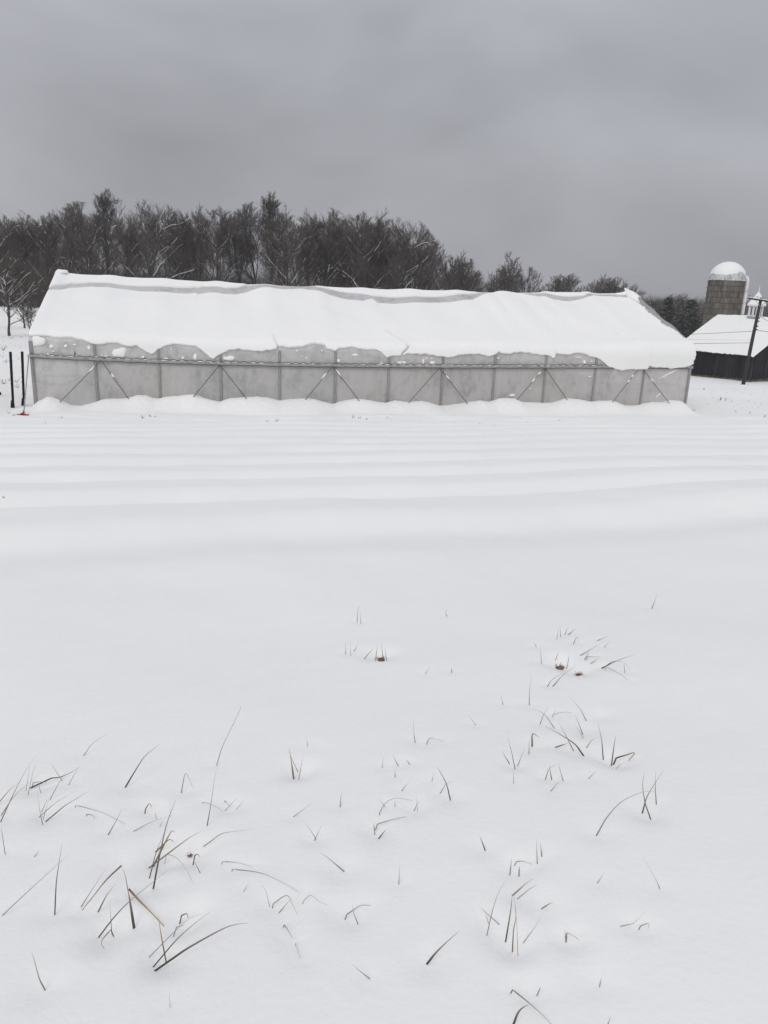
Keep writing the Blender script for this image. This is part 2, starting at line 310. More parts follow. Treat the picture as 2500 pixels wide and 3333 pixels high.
# (label, view, [(points root first, width in photo px, colour, 1 if the tip also lies on the snow)], [clods])
TUFTS = [
 ('sheaf of long thin grass blades crossing at the left edge of the snow', ZA, [([(15,760),(70,640),(130,520),(215,380)],6,'m',0),([(0,660),(60,590),(115,545)],6,'m',0),([(20,725),(95,620),(250,485)],5,'m',0),([(160,575),(180,450)],3,'m',0),([(172,605),(195,500),(220,420)],3,'m',0)], []),
 ('dark arched grass blade with thin stems crossing it, beside the left-edge sheaf', ZA, [([(265,542),(310,522),(360,515),(420,490),(475,455)],8,'d',0),([(365,525),(330,470),(300,420)],3,'m',0),([(305,640),(360,540),(408,462)],4,'m',0),([(417,552),(455,485),(475,450)],3,'m',0),([(200,548),(240,543),(280,548)],5,'g',1),([(240,590),(230,545)],3,'m',0)], []),
 ('two grass blades slanting right side by side below the dark arched blade', ZA, [([(325,740),(400,680),(535,598)],6,'d',0),([(275,720),(340,665),(455,598)],4,'m',0),([(258,705),(290,640)],4,'g',0),([(270,730),(295,640)],3,'m',0),([(252,778),(240,720),(225,610)],4,'m',0)], []),
 ('short lone grass stem close to the left picture edge', ZA, [([(30,968),(12,850),(8,810)],4,'m',0)], []),
 ('long pale blade lying on the snow, crossed by a short dark blade', ZA, [([(455,685),(540,705),(630,735),(745,795)],4,'g',1),([(657,848),(690,790),(735,700)],5,'d',0),([(520,738),(550,742),(570,765)],5,'g',1)], []),
 ('thin curved lone blade farthest back above the left-hand grass', ZA, [([(510,375),(560,310),(655,250)],4,'m',0)], []),
 ('lone dark curved blade leaning right, broad at its foot', ZA, [([(763,558),(810,480),(870,390),(960,315)],8,'d',0)], []),
 ('thin blade bent into an upside-down V right of the dark curved blade', ZA, [([(1090,597),(1115,493),(1160,585)],5,'m',1)], []),
 ('tallest thin stalk on the left with a kinked tip', ZA, [([(1302,438),(1340,320),(1438,118),(1435,85)],4,'m',0)], []),
 ('upright dark-footed stalk in front of the tall kinked stalk', ZA, [([(1245,795),(1265,680),(1298,460)],5,'d',0),([(1215,665),(1270,680),(1340,722)],3,'g',1),([(1380,685),(1435,628)],3,'m',0),([(1440,682),(1475,642)],2,'m',0),([(1350,655),(1375,690)],4,'g',1)], []),
 ('tiny folded rust-brown blade tip poking from the snow', ZA, [([(873,708),(895,675),(910,695)],7,'t',1)], []),
 ('thin pale blade slanting right behind the forked brown tuft', ZA, [([(830,825),(920,780),(1040,742)],4,'m',0),([(965,800),(980,770)],3,'m',0),([(935,750),(930,720)],3,'m',0)], []),
 ('forked tuft with long dark blades and curled tan leaf tops', ZA, [([(925,1158),(955,1000),(1000,800),(1055,650)],10,'d',0),([(907,1082),(940,960),(985,850)],6,'d',0),([(970,1003),(1080,920),(1150,870),(1210,838)],8,'m',0),([(950,990),(1000,890),(1030,840),(1050,845)],9,'t',0),([(975,925),(1015,890),(1045,905)],8,'t',0),([(1020,740),(1022,650)],2,'m',0),([(1000,975),(1060,1000),(1110,1060),(1155,1140)],3,'g',1)], []),
 ('dark little hole with a curled leaf beside the forked brown tuft', ZA, [([(1170,985),(1185,978),(1200,995)],6,'d',1),([(1192,1072),(1170,1030),(1150,990)],4,'m',0)], [(1138,932,16)]),
 ('blade bending flat to the right, between the forked tuft and the centre', ZA, [([(1278,890),(1330,855),(1400,842),(1528,828)],5,'m',0)], []),
 ('upright dark stem crossed by a long slanting blade, lower left', ZA, [([(330,1318),(338,1150),(355,1030),(372,915)],7,'d',0),([(30,1330),(180,1190),(340,1045),(430,968)],5,'m',0)], []),
 ('tiny blade stub left of the biggest tuft', ZA, [([(215,982),(242,950)],4,'m',0)], []),
 ('biggest tuft: thick dark stem with broken tan leaves folded to both sides', ZA, [([(800,1388),(780,1260),(768,1190)],15,'d',0),([(768,1195),(750,1100),(728,1045)],5,'m',0),([(730,1045),(640,1130),(560,1230),(492,1315)],9,'t',2),([(772,1185),(830,1250),(900,1320),(985,1410)],11,'t',2),([(505,1265),(560,1180),(648,1048)],5,'m',0),([(602,1298),(640,1225),(690,1160)],7,'d',0),([(603,1462),(690,1350),(800,1240),(1000,1080)],8,'d',0),([(668,1405),(658,1260)],4,'m',0),([(665,1430),(610,1500),(625,1545)],6,'t',1)], []),
 ('tan and dark blades crossing at the right of the biggest tuft', ZA, [([(985,1560),(965,1450),(950,1345)],7,'t',0),([(972,1592),(1060,1490),(1160,1400),(1262,1322)],7,'d',0),([(960,1530),(1050,1440),(1150,1355),(1240,1335)],4,'m',0),([(1090,1345),(1120,1335),(1130,1360)],8,'t',1),([(1060,1415),(1100,1405)],7,'g',1)], [(1168,1308,7)]),
 ('long dark blade arching right, the lowest of the left-hand grass', ZA, [([(1030,1608),(1130,1540),(1290,1450),(1390,1405),(1490,1390)],11,'d',0)], []),
 ('short bent blade alone in the lower left corner', ZA, [([(260,1772),(235,1720),(205,1610),(190,1570)],7,'m',0)], []),
 ('tiny upright stem near the bottom edge, left of centre', ZA, [([(1020,1882),(1015,1790)],3,'m',0)], []),
 ('long arching blades lying over the snow left of centre', ZA, [([(1335,1022),(1420,1028),(1510,1052)],4,'m',1),([(1395,1068),(1540,1085),(1640,1120),(1795,1205)],5,'m',1),([(1470,1188),(1505,1130)],3,'m',0),([(1612,1265),(1595,1200),(1560,1140)],3,'m',0)], []),
 ('stubby tan blade with a cut flat top left of centre', ZB, [([(283,490),(275,430),(262,345)],10,'t',0),([(295,445),(275,400),(248,325)],3,'m',0),([(325,490),(345,380)],4,'m',0)], [(352,463,6)]),
 ('tiny thin stem behind the stubby tan blade', ZB, [([(370,322),(363,265)],3,'m',0)], []),
 ('row of four tiny dark blade tips in the middle of the snow', ZB, [([(820,450),(826,390)],3,'m',0),([(908,435),(880,378)],5,'m',0),([(978,430),(960,408)],5,'m',0),([(896,508),(896,465)],5,'m',0)], []),
 ('thin upright stem behind the row of tiny dark tips', ZB, [([(1015,300),(1008,240),(1004,155)],4,'m',0)], []),
 ('blade kinked sharply and lying to the right near the middle', ZB, [([(1088,308),(1105,282),(1140,288),(1188,297)],4,'m',1)], []),
 ('dark leaning blade crossed by a short curved one, centre right', ZB, [([(1224,637),(1205,560),(1170,490),(1145,450)],6,'d',0),([(1175,598),(1200,560),(1240,540)],4,'m',0),([(1118,535),(1130,478)],3,'m',0)], []),
 ('short slightly curved stem between the V of stems and the arched blade', ZB, [([(567,685),(570,640),(580,602)],5,'m',0)], []),
 ('small curved blade tip above the arched blade', ZB, [([(940,592),(960,565),(985,545)],4,'m',0)], []),
 ('thin blade bowed into an arch with stems standing in it, centre', ZB, [([(805,725),(840,670),(900,642),(1000,655)],4,'m',1),([(895,680),(896,642)],3,'m',0),([(828,683),(795,643)],3,'m',0),([(1018,700),(1042,650)],4,'m',0),([(1030,705),(1018,600)],2,'m',0)], []),
 ('grey blade lying flat with a dark stub in front, centre', ZB, [([(790,797),(870,778),(960,752)],6,'g',1),([(815,862),(842,828)],7,'d',0),([(770,815),(768,788)],5,'g',0)], []),
 ('two stems spreading from one root like a V', ZB, [([(418,882),(362,790)],4,'m',0),([(418,882),(460,793)],4,'m',0)], []),
 ('thin slanting blade above left of the V of stems', ZB, [([(297,745),(350,705),(400,668)],4,'m',0)], []),
 ('blade leaning left with a dark foot, below the V of stems', ZB, [([(572,1066),(530,1030),(480,990),(440,970)],6,'m',0)], []),
 ('single straight thin stem in the middle foreground', ZB, [([(919,1143),(922,1090),(926,1025)],4,'m',0)], []),
 ('short dark spike right of the middle', ZB, [([(1430,937),(1415,895),(1405,870)],6,'d',0)], []),
 ('blades folded into crossing tents left of the middle foreground', ZB, [([(165,1275),(245,1225),(280,1280),(310,1340)],5,'m',1),([(218,1307),(280,1235)],5,'m',0),([(345,1260),(388,1225),(440,1260),(492,1285)],3,'m',1)], []),
 ('half buried grey blade running down the snow under the folded tents', ZB, [([(230,1400),(255,1440),(280,1480)],6,'g',1),([(300,1510),(328,1605)],4,'g',1)], []),
 ('curved snow-dusted blade crossed by a short stem, middle foreground', ZB, [([(605,1340),(650,1310),(690,1285),(745,1285)],7,'g',1),([(662,1368),(645,1320),(640,1275)],5,'m',0)], []),
 ('broad dark blade slanting right alone in the lower centre', ZB, [([(1102,1617),(1140,1570),(1200,1510),(1282,1437)],12,'d',0)], []),
 ('short blade lying toward the lower right of the bottom centre', ZB, [([(727,1712),(680,1675),(632,1637)],5,'m',0)], []),
 ('long thin blade leaning left at the top of the right-hand grass', ZC, [([(672,148),(640,90),(575,20)],4,'m',0)], []),
 ('arched blades crossing behind the olive slanting blade', ZC, [([(430,172),(450,120),(478,82)],4,'m',0),([(500,192),(460,135),(420,105),(378,97)],4,'m',0),([(500,125),(512,98)],3,'m',0),([(500,125),(550,113),(600,115)],3,'g',1)], []),
 ('pair of thin stems leaning left right of the crossing arched blades', ZC, [([(653,218),(635,170),(615,125)],5,'m',0),([(655,242),(630,200),(610,175)],3,'m',0)], [(680,190,9),(755,128,6)]),
 ('long slanting blade with a yellow-olive foot on the right', ZC, [([(650,330),(615,285),(540,235),(455,188)],8,'o',0),([(597,298),(560,225),(525,160)],5,'m',0),([(543,292),(580,280)],6,'d',0)], []),
 ('small tan blade folded over at its top, right of centre', ZC, [([(385,285),(388,230),(425,250)],8,'o',0),([(368,330),(370,260)],5,'g',0)], []),
 ('tall thin stem between two short ones forming a trident', ZC, [([(290,405),(270,310),(248,225)],5,'m',0),([(256,380),(235,345),(225,320)],5,'m',0),([(313,388),(345,303)],4,'m',0),([(285,487),(284,405)],3,'m',0)], []),
 ('upright dark stem with a small hooked blade at its left', ZC, [([(767,338),(760,260),(740,170)],6,'d',0),([(686,293),(710,262),(745,248)],4,'m',0)], []),
 ('olive blade folded back on itself beside an upright stem, far right', ZC, [([(818,365),(828,290),(838,240)],6,'d',0),([(840,360),(890,345),(938,333),(905,375)],8,'o',1),([(858,400),(870,390)],3,'g',0)], []),
 ('low cluster of bent thin stems under the trident of stems', ZC, [([(460,465),(480,415),(520,395)],5,'m',0),([(488,462),(478,400)],5,'d',0),([(550,475),(535,420),(525,385)],4,'m',0),([(492,532),(520,500),(550,478)],4,'m',0)], []),
 ('small snow-covered blade tip between the bent stems and the bowed blade', ZC, [([(695,467),(735,425)],4,'g',0)], []),
 ('rightmost tuft: three dark upright blades and one long bowed blade', ZC, [([(742,762),(790,680),(870,595),(980,545),(1060,542)],6,'m',0),([(987,632),(1010,560),(1095,425)],7,'d',0),([(1017,667),(995,600),(982,510),(992,435)],6,'d',0),([(1055,598),(1050,510),(1053,435)],5,'d',0)], []),
 ('lone thin blade leaning left below the rightmost tuft', ZC, [([(1070,1055),(1055,1020),(985,893)],4,'m',0)], []),
 ('tiny slanting stem left of the lone leaning blade', ZC, [([(745,1025),(778,975)],4,'m',0)], []),
 ('short dark spikes standing round a flat frosted blade, right of centre', ZC, [([(412,905),(410,850),(410,795)],4,'d',0),([(436,877),(428,812)],5,'d',0),([(268,962),(275,900)],5,'d',0),([(315,968),(316,945)],6,'d',0),([(300,920),(340,918),(385,935)],5,'g',1)], []),
 ('two parallel slanting blades above the hairpin blade', ZC, [([(307,1078),(350,1040),(393,1010)],7,'m',0),([(337,1095),(380,1062),(420,1045)],5,'g',0)], []),
 ('long curved stem crossed by a short one left of the hairpin blade', ZC, [([(148,1285),(175,1170),(210,1075),(253,1015)],5,'m',0),([(175,1230),(130,1190),(95,1155)],4,'m',0),([(140,1222),(125,1175)],3,'m',0)], []),
 ('tall olive blade folded like a hairpin in the right foreground', ZC, [([(248,1315),(270,1180),(278,1095)],8,'o',0),([(280,1375),(285,1290),(298,1210),(285,1097)],7,'t',0),([(307,1390),(302,1250),(290,1150)],3,'m',0)], []),
 ('thin slanting stem right of the hairpin blade', ZC, [([(355,1335),(395,1280),(435,1217)],4,'m',0)], []),
 ('short flat dark blade up right of the hairpin blade', ZC, [([(455,1162),(480,1147),(505,1140)],6,'m',0)], []),
 ('dark stub with a blade bent down to the right', ZC, [([(565,1322),(562,1285)],4,'d',0),([(572,1320),(578,1305),(640,1342)],7,'m',1)], []),
 ('low branching blade and bent tip at the lower right', ZC, [([(890,1263),(935,1250),(998,1190)],4,'m',0),([(970,1268),(1013,1253),(1013,1280)],5,'m',1)], []),
 ('thick curved stem met by a long straight blade at the bottom edge', ZC, [([(280,1612),(370,1690),(440,1750),(490,1800)],7,'m',1),([(285,1797),(310,1735),(340,1705),(370,1692)],12,'d',0)], []),
 ('two frosted stubs near the bottom right', ZC, [([(752,1580),(760,1545)],6,'g',0),([(422,1618),(432,1595)],6,'g',0)], []),
 ('short stem cut by the bottom edge at the right', ZC, [([(795,1797),(810,1752)],5,'m',0)], []),
 ('two thin stems with a hooked tip, farthest back near the middle', ZD, [([(335,155),(340,100),(350,88)],3,'m',0),([(350,160),(348,115)],3,'m',0)], []),
 ('lone kinked stem farthest back right of the middle', ZD, [([(707,132),(703,118),(716,92)],3,'m',0)], []),
 ('lone thin weed stalk with a seed head at the far right', ZD, [([(1560,100),(1572,70),(1580,42)],4,'m',0)], []),
 ('rust-brown clump poking out of the snow near the middle', ZD, [([(375,300),(390,282),(408,268)],4,'m',0),([(415,288),(420,255)],3,'t',0),([(440,285),(435,245)],3,'t',0),([(455,300),(450,262)],3,'t',0)], [(435,290,20)]),
 ('thin short stems left of the rust-brown clump', ZD, [([(287,285),(287,240)],3,'m',0),([(308,290),(305,240)],3,'m',0),([(325,275),(338,250)],4,'m',0)], []),
 ('broken grass round a dark hole in the snow at the right', ZD, [([(1272,292),(1345,250)],5,'m',0),([(1290,305),(1300,275)],4,'m',0),([(1285,303),(1345,303)],4,'m',1),([(1315,325),(1340,308)],4,'m',0),([(1165,300),(1172,280)],3,'m',0),([(1212,320),(1218,290)],3,'m',0)], [(1183,322,22),(1258,352,18)]),
 ('bent stems at the back of the right-hand hole', ZD, [([(1165,225),(1175,175)],3,'m',0),([(1180,215),(1178,172)],3,'m',0),([(1200,205),(1213,178)],4,'m',0),([(1220,205),(1245,185)],5,'m',0),([(1235,245),(1248,222),(1256,240)],4,'m',1),([(1340,233),(1385,215)],4,'m',0),([(1365,260),(1385,240)],3,'m',0)], []),
 ('fan of blades spreading right from one dark root', ZD, [([(1368,342),(1420,318),(1490,292)],5,'d',0),([(1368,342),(1400,322),(1445,325)],4,'d',0),([(1370,345),(1420,370),(1462,400)],3,'m',1),([(1447,365),(1445,330),(1470,360)],3,'m',1)], []),
 ('crossed stems slanting up toward the dark hole', ZD, [([(1130,420),(1150,395),(1230,348)],4,'m',0),([(1155,418),(1190,380),(1245,340)],5,'m',0)], []),
 ('thin upright stem in front left of the dark hole', ZD, [([(1050,500),(1052,440),(1060,378)],4,'m',0)], []),
 ('two faint stems left of the dark hole', ZD, [([(1078,260),(1070,240)],3,'m',0),([(1100,320),(1095,255)],3,'m',0)], []),
 ('faint pair of leaning stems behind the trident of stems', ZD, [([(940,498),(930,455)],3,'m',0),([(825,583),(798,545)],3,'m',0)], []),
 ('two tiny stubs right of the rust-brown clump', ZD, [([(620,370),(640,342)],3,'g',0),([(728,365),(728,345)],5,'m',0)], []),
]
roots = []
for lab, vw, bl, cl in TUFTS:
    for p, w_, c_, g_ in bl:
        roots.append((on_ground(*zs(*vw, [p[0]])[0]), .008 if w_ < 6 else .013, .035 if w_ < 6 else .055))
        if g_: roots.append((on_ground(*zs(*vw, [p[-1]])[0]), .008, .03))
    for x, y, r_ in cl: roots.append((on_ground(*zs(*vw, [(x, y)])[0]), .03*r_/20+.008, .04+.04*r_/20))
_gz0 = ground_z

# ------------------------------------------------------------------ ground: one snow sheet to the horizon
def grow(a, b, k, n):                            # n steps from a to b growing geometrically
    u = (np.exp(k*np.arange(1, n+1)/n)-1)/(math.exp(k)-1); return a+(b-a)*u
xs = np.arange(-2.9, 2.9, .026); xs = np.concatenate([grow(-2.9, -22, 3.0, 75)[::-1], xs, grow(xs[-1], 22, 3.0, 75)])
xs = np.concatenate([grow(xs[0], -760, 4.2, 40)[::-1], xs, grow(xs[-1], 760, 4.2, 40)])
ys = np.concatenate([np.arange(.8, 5.6, .026), np.arange(5.6, 10, .055), np.arange(10, 32, .11)])
ys = np.concatenate([grow(.8, -60, 5, 25)[::-1], ys, grow(ys[-1], 760, 4.0, 70)])
X, Y = np.meshgrid(xs, ys)
GZ = ground_z(X, Y)
for P, d, r_ in roots:
    i0, i1 = np.searchsorted(xs, [P[0]-3*r_, P[0]+3*r_]); j0, j1 = np.searchsorted(ys, [P[1]-3*r_, P[1]+3*r_])
    GZ[j0:j1, i0:i1] -= d*np.exp(-((X[j0:j1, i0:i1]-P[0])**2+(Y[j0:j1, i0:i1]-P[1])**2)/(r_*r_))
tag(fast_grid('ground', np.stack([X, Y, GZ], -1), 'snow'), kind='structure')

# ------------------------------------------------------------------ greenhouse
RAIL = [(0,97,1156.5),(1,310,1171),(2,517,1175),(3,718,1182),(4,910,1186),(5,1091.6,1189),(6,1265.5,1191),(7,1441,1192),(8,1610,1193),(9,1776,1193),(10,1939,1193),(11,2098,1194),(12,2254,1195)]
rs = []; rz = []
for i, x, y in RAIL: P = on_wall(x, y); rs.append((P-O)@T); rz.append(P[2])
cz = np.polyfit(rs, rz, 3)
def rail_z(s): return np.polyval(cz, s)
def eave_z(s): return rail_z(s)+.63
PS = np.array([(on_wall(x, y)-O)@T for i, x, y in RAIL]); PS[0] = 0.04; PS[-1] = LEN-.04    # post stations as seen
TOP = [(175,879),(198,874),(215,885.6),(261.6,891.5),(316.5,893.6),(363,892.7),(409,900),(464,903),(536,903),(574,909),(633,912.6),(663,915),(705.5,911.7),(760,919),(819,923),(870,922),(904,927.8),(958.6,930.7),(1001,930.7),(1030,927),(1064,931.6),(1127,935),(1182,933.7),(1207.6,937.5),(1263,941),(1335,937),(1377,942.5),(1436,944),(1487,941),(1529,946.7),(1558.6,948.4),(1596.6,950.5),(1626,942),(1647,943.4),(1689.5,950.5),(1736,950.5),(1774,945.5),(1799,948.9),(1884,949.7),(1914,946.7),(1943.5,951.8),(2023.6,951),(2034,946),(2053,946.5)]
ts = []; tz = []
for x, y in TOP: P = on_wall(x, y, HALF); ts.append((P-O)@T); tz.append(P[2])
ts = np.array(ts); tz = np.array(tz); ts[0] = min(ts[0], 0)
def top_z(s): return np.interp(s, ts, tz)
def win(s, a, b, w=.35): return sstep((s-a)/w+.5)*sstep((b-s)/w+.5)
def s_top(x):  P = on_wall(x, 930, HALF); return (P-O)@T
bare = lambda s: win(s, s_top(825), s_top(1045), .6)+win(s, s_top(1560), s_top(1596), .3)+win(s, s_top(1700), s_top(1740), .5)
def cap_t(s): return .085*(1-np.clip(bare(s), 0, 1))
kern = lambda s, fn: sum(fn(s+d) for d in (-.12, -.06, 0, .06, .12))/5
def ridge_z(s): return kern(s, top_z)-.012-cap_t(s)
def roof_pt(s, v, h=0.):                         # s along the wall, v up the slope (negative = down the wall), h out from the film
    s = np.asarray(s, float); v = np.asarray(v, float)
    ez = eave_z(s); rzv = ridge_z(s); rise = rzv-ez; L = np.sqrt(HALF**2+rise**2)
    w = .22
    up = np.clip(v-0, 0, None); dn = np.clip(-v, 0, None)
    # rounded corner: blend through a quadratic between -w and w
    tt = np.clip((v+w)/(2*w), 0, 1)
    back = np.where(v >= w, up*HALF/L, np.where(v <= -w, 0, w*tt*tt*HALF/L))
    zz = np.where(v >= w, ez+up*rise/L, np.where(v <= -w, ez-dn, ez-w*(1-tt)**2+w*tt*tt*rise/L))
    sag = -.05*np.sin(np.pi*np.clip(v/L, 0, 1))*np.sin(np.pi*s/S)**2*0.6
    zz = zz+sag
    # outward normal in the cross section
    a = np.arctan2(rise, HALF)
    th = np.where(v >= w, np.pi/2+a, np.where(v <= -w, np.pi, np.pi+(np.pi/2+a-np.pi)*tt))   # angle from +back axis
    nb, nz = np.cos(th), np.sin(th)
    back = back+nb*h; zz = zz+nz*h
    return O+s[..., None]*T+back[..., None]*N+zz[..., None]*Z
def roof_len(s): return np.sqrt(HALF**2+(ridge_z(s)-eave_z(s))**2)
def roof_uv(x, y, h=0.):                         # photo point -> (s, v) on the roof skin
    s, v = (x-100)/2150*LEN, 1.5
    for _ in range(25):
        f0 = np.array(project(roof_pt(s, v, h)))-np.array([x, y])
        e = 1e-3
        J = np.stack([(np.array(project(roof_pt(s+e, v, h)))-np.array([x, y])-f0)/e, (np.array(project(roof_pt(s, v+e, h)))-np.array([x, y])-f0)/e], 1)
        try: st = np.linalg.solve(J, f0)
        except Exception: break
        st = np.clip(st, -1.5, 1.5); s -= st[0]; v -= st[1]
        if abs(st).max() < 2e-4: break
        v = min(max(v, -2.2), 5.6)
    return s, v

gh = empty('greenhouse', O+T*LEN/2+N*HALF+Z*-4.03, 'long film-covered greenhouse with snow on its roof across the field', 'greenhouse')
WALL_B = -4.35
# each bay: lower side curtain and upper film panel
for i in range(NB):
    a, b_ = PS[i], PS[i+1]
    ss = np.linspace(a, b_, 15)
    zz0 = np.full_like(ss, WALL_B); zr = rail_z(ss)-.05
    V = np.linspace(0, 1, 12)[:, None]
    wav = .018*np.sin(ss[None]*9+i)*np.sin(V*6+i*2)+.012*np.sin(ss[None]*21+V*4+i)
    bul = .03*np.sin(np.pi*(ss-a)/(b_-a))[None]*np.sin(np.pi*V)
    G = O+ss[None, :, None]*T+(wav-bul)[..., None]*N*(np.sin(np.pi*(ss-a)/(b_-a))[None, :, None]**.5)+(zz0+(zr-zz0)*V)[..., None]*Z
    fast_grid('side_curtain', G, 'film', parent=gh)
    zt = rail_z(ss)+.05; ze = eave_z(ss)-.2
    wav = .010*np.sin(ss[None]*13+i*3)*np.sin(V*5+i)
    G = O+ss[None, :, None]*T+(wav-.5*bul)[..., None]*N*(np.sin(np.pi*(ss-a)/(b_-a))[None, :, None]**.5)+(zt+(ze-zt)*V)[..., None]*Z
    fast_grid('upper_panel', G, 'film_up', parent=gh)
# roof films: front (with the rounded eave) and back
ss = np.linspace(0, LEN, 180)
vv = np.concatenate([np.linspace(-.2, .3, 10), np.linspace(.45, 1, 14)])
Lr = roof_len(ss)
VV = np.where(np.arange(24)[:, None] < 10, vv[:, None], vv[:, None]*Lr[None])
fast_grid('roof_film', roof_pt(np.broadcast_to(ss[None], VV.shape), VV, -.004), 'film_roof', parent=gh)
bk = np.linspace(0, 1, 12)[:, None]
Gb = O+ss[None, :, None]*T+(HALF+bk*HALF)[..., None]*N+(ridge_z(ss)[None]+(eave_z(ss)-ridge_z(ss))[None]*bk-.004)[..., None]*Z
fast_grid('roof_film', Gb, 'film_roof', parent=gh)
bw = np.linspace(0, 1, 3)[:, None]
fast_grid('back_wall', O+ss[None, :, None]*T+N*2*HALF+(eave_z(ss)[None]*(1-bw)+WALL_B*bw)[..., None]*Z, 'film', parent=gh)
for s0 in (0, LEN):
    mb = MB(); bb = np.linspace(0, 2*HALF, 21)
    ezv, rzv = float(eave_z(s0)), float(ridge_z(s0))
    topz = ezv+(rzv-ezv)*(1-np.abs(bb-HALF)/HALF)-.01
    G = np.stack([np.stack([O+T*s0+N*q+Z*WALL_B for q in bb]), np.stack([O+T*s0+N*q+Z*zq for q, zq in zip(bb, topz)])])
    fast_grid('gable_film', G, 'film', parent=gh)
MB().add([O+T*.1+N*.1+Z*-3.98, O+T*(LEN-.1)+N*.1+Z*-3.98, O+T*(LEN-.1)+N*(2*HALF-.1)+Z*-3.98, O+T*.1+N*(2*HALF-.1)+Z*-3.98], [(0, 1, 2, 3)]).build('soil_floor', 'soil', gh)
for k, (b0, b1, zt) in enumerate(((1.0, 2.1, -3.35), (2.9, 4.2, -3.45), (5.4, 6.8, -3.4), (7.6, 8.9, -3.4))):  # made-up benches with dark skirts, added inside to darken the lower wall film
    c_ = O+T*LEN/2+N*(b0+b1)/2
    MB().box(c_+Z*(zt-.04), T*(LEN/2-.7), N*(b1-b0)/2, Z*.03).build('added_bench', 'soil', gh)
    MB().box(c_+Z*((zt-3.98)/2-.04), T*(LEN/2-.8), N*((b1-b0)/2-.05), Z*((zt+3.98)/2-.04)).build('added_dark_skirt', 'dark_in', gh)
# posts, bows, purlins
for i in range(NB+1):
    p = O+T*PS[i]-N*.012
    tp = O+T*PS[i]-N*.012+Z*(float(eave_z(PS[i]))-.2)
    w_ = .10 if i in (0, NB) else .075
    MB().bar(p+Z*WALL_B, tp, w_, .05, T).build('post', 'post', gh)
    # a thin raised lip down the middle of the film batten
    MB().bar(p+Z*WALL_B-N*.034, tp-N*.029, .022, .010, T).build('batten', 'galv', gh)
    q0 = O+T*PS[i]+N*.12+Z*(float(eave_z(PS[i]))-.1); q1 = O+T*PS[i]+N*HALF+Z*(float(ridge_z(PS[i]))-.09); q2 = O+T*PS[i]+N*(2*HALF-.12)+Z*(float(eave_z(PS[i]))-.1)
    MB().tube([q0, q1, q2], .03, 6).build('bow', 'galv', gh)
sl = np.linspace(0, LEN, 60)
MB().tube([O+T*s+N*HALF+Z*(float(ridge_z(s))-.06) for s in sl], .03, 6).build('ridge_pipe', 'galv', gh)
for zz_, off, r_ in ((-3.02, .10, .028), (-3.32, .55, .045)):
    MB().tube([O+T*s+N*off+Z*(zz_+.018*math.sin(s*1.3)) for s in np.linspace(.2, LEN-.2, 50)], r_, 6).build('inner_pipe', 'dark_in', gh)
# rail: channel with wiggle wire
mb = MB(); sr = np.linspace(-.06, LEN+.04, 80)
zr = rail_z(sr)
for k0, k1 in zip(range(79), range(1, 80)):
    mb.bar(O+T*sr[k0]-N*.05+Z*zr[k0], O+T*sr[k1]-N*.05+Z*zr[k1], .05, .085, N)
rail = mb.build('rail', 'galv', gh)
sw = np.arange(0, LEN, .045); ph = sw*2*np.pi/.27
MB().tube([O+T*s-N*.08+Z*(float(rail_z(s))+.066+.013*math.sin(p_)) for s, p_ in zip(sw, ph)], .011, 4).build('wiggle_wire', 'wire', rail)
MB().tube([O+T*s-N*.08+Z*(float(rail_z(s))-.048+.004*math.sin(p_*.37)) for s, p_ in zip(sw[::3], ph[::3])], .015, 4).build('lower_wire', 'wire', rail)
# braces (pairs running from the rail down into the snow)
BR = [((329,1173),(192,1312)),((329,1173),(418,1297)),((716,1187),(630,1292)),((716,1187),(799,1294)),((1083,1192),(993,1303)),((1083,1192),(1170,1305)),((1431,1197),(1329,1313)),((1431,1197),(1521,1313)),((1774,1197),(1678,1307)),((1774,1197),(1850,1307)),((2080,1200),(1994,1308)),((2092,1200),(2175,1308))]
brs = []
for a, b_ in BR:
    A = on_wall(*a, -.09); B = on_wall(*b_, -.34); D = (B-A)/np.linalg.norm(B-A)
    MB().tube([A, A+(B-A)*.5, B+D*.12], .0125, 6).build('brace', 'brace', gh, smooth=True)
    brs.append((A, B))
# rake flap along the right end of the roof
mb = MB(); rk = np.linspace(.14, .93, 24); LL = float(roof_len(LEN))
hs = .06+.03*np.sin(rk*9)+.02*np.sin(rk*23)
hs *= np.sin(np.pi*np.clip((rk-.10)/.88, 0, 1))**.4
base = roof_pt(np.full(24, LEN-.03), rk*LL, 0.); crest = roof_pt(np.full(24, LEN+.05), rk*LL, .06+hs); lip = roof_pt(np.full(24, LEN+.06), rk*LL, .035+hs*.5)
inn = roof_pt(np.full(24, LEN-.13), rk*LL, .02)
fast_grid('rake_flap', np.stack([inn, crest*.5+inn*.5-N*0, crest, lip, base]), 'flap', parent=gh)

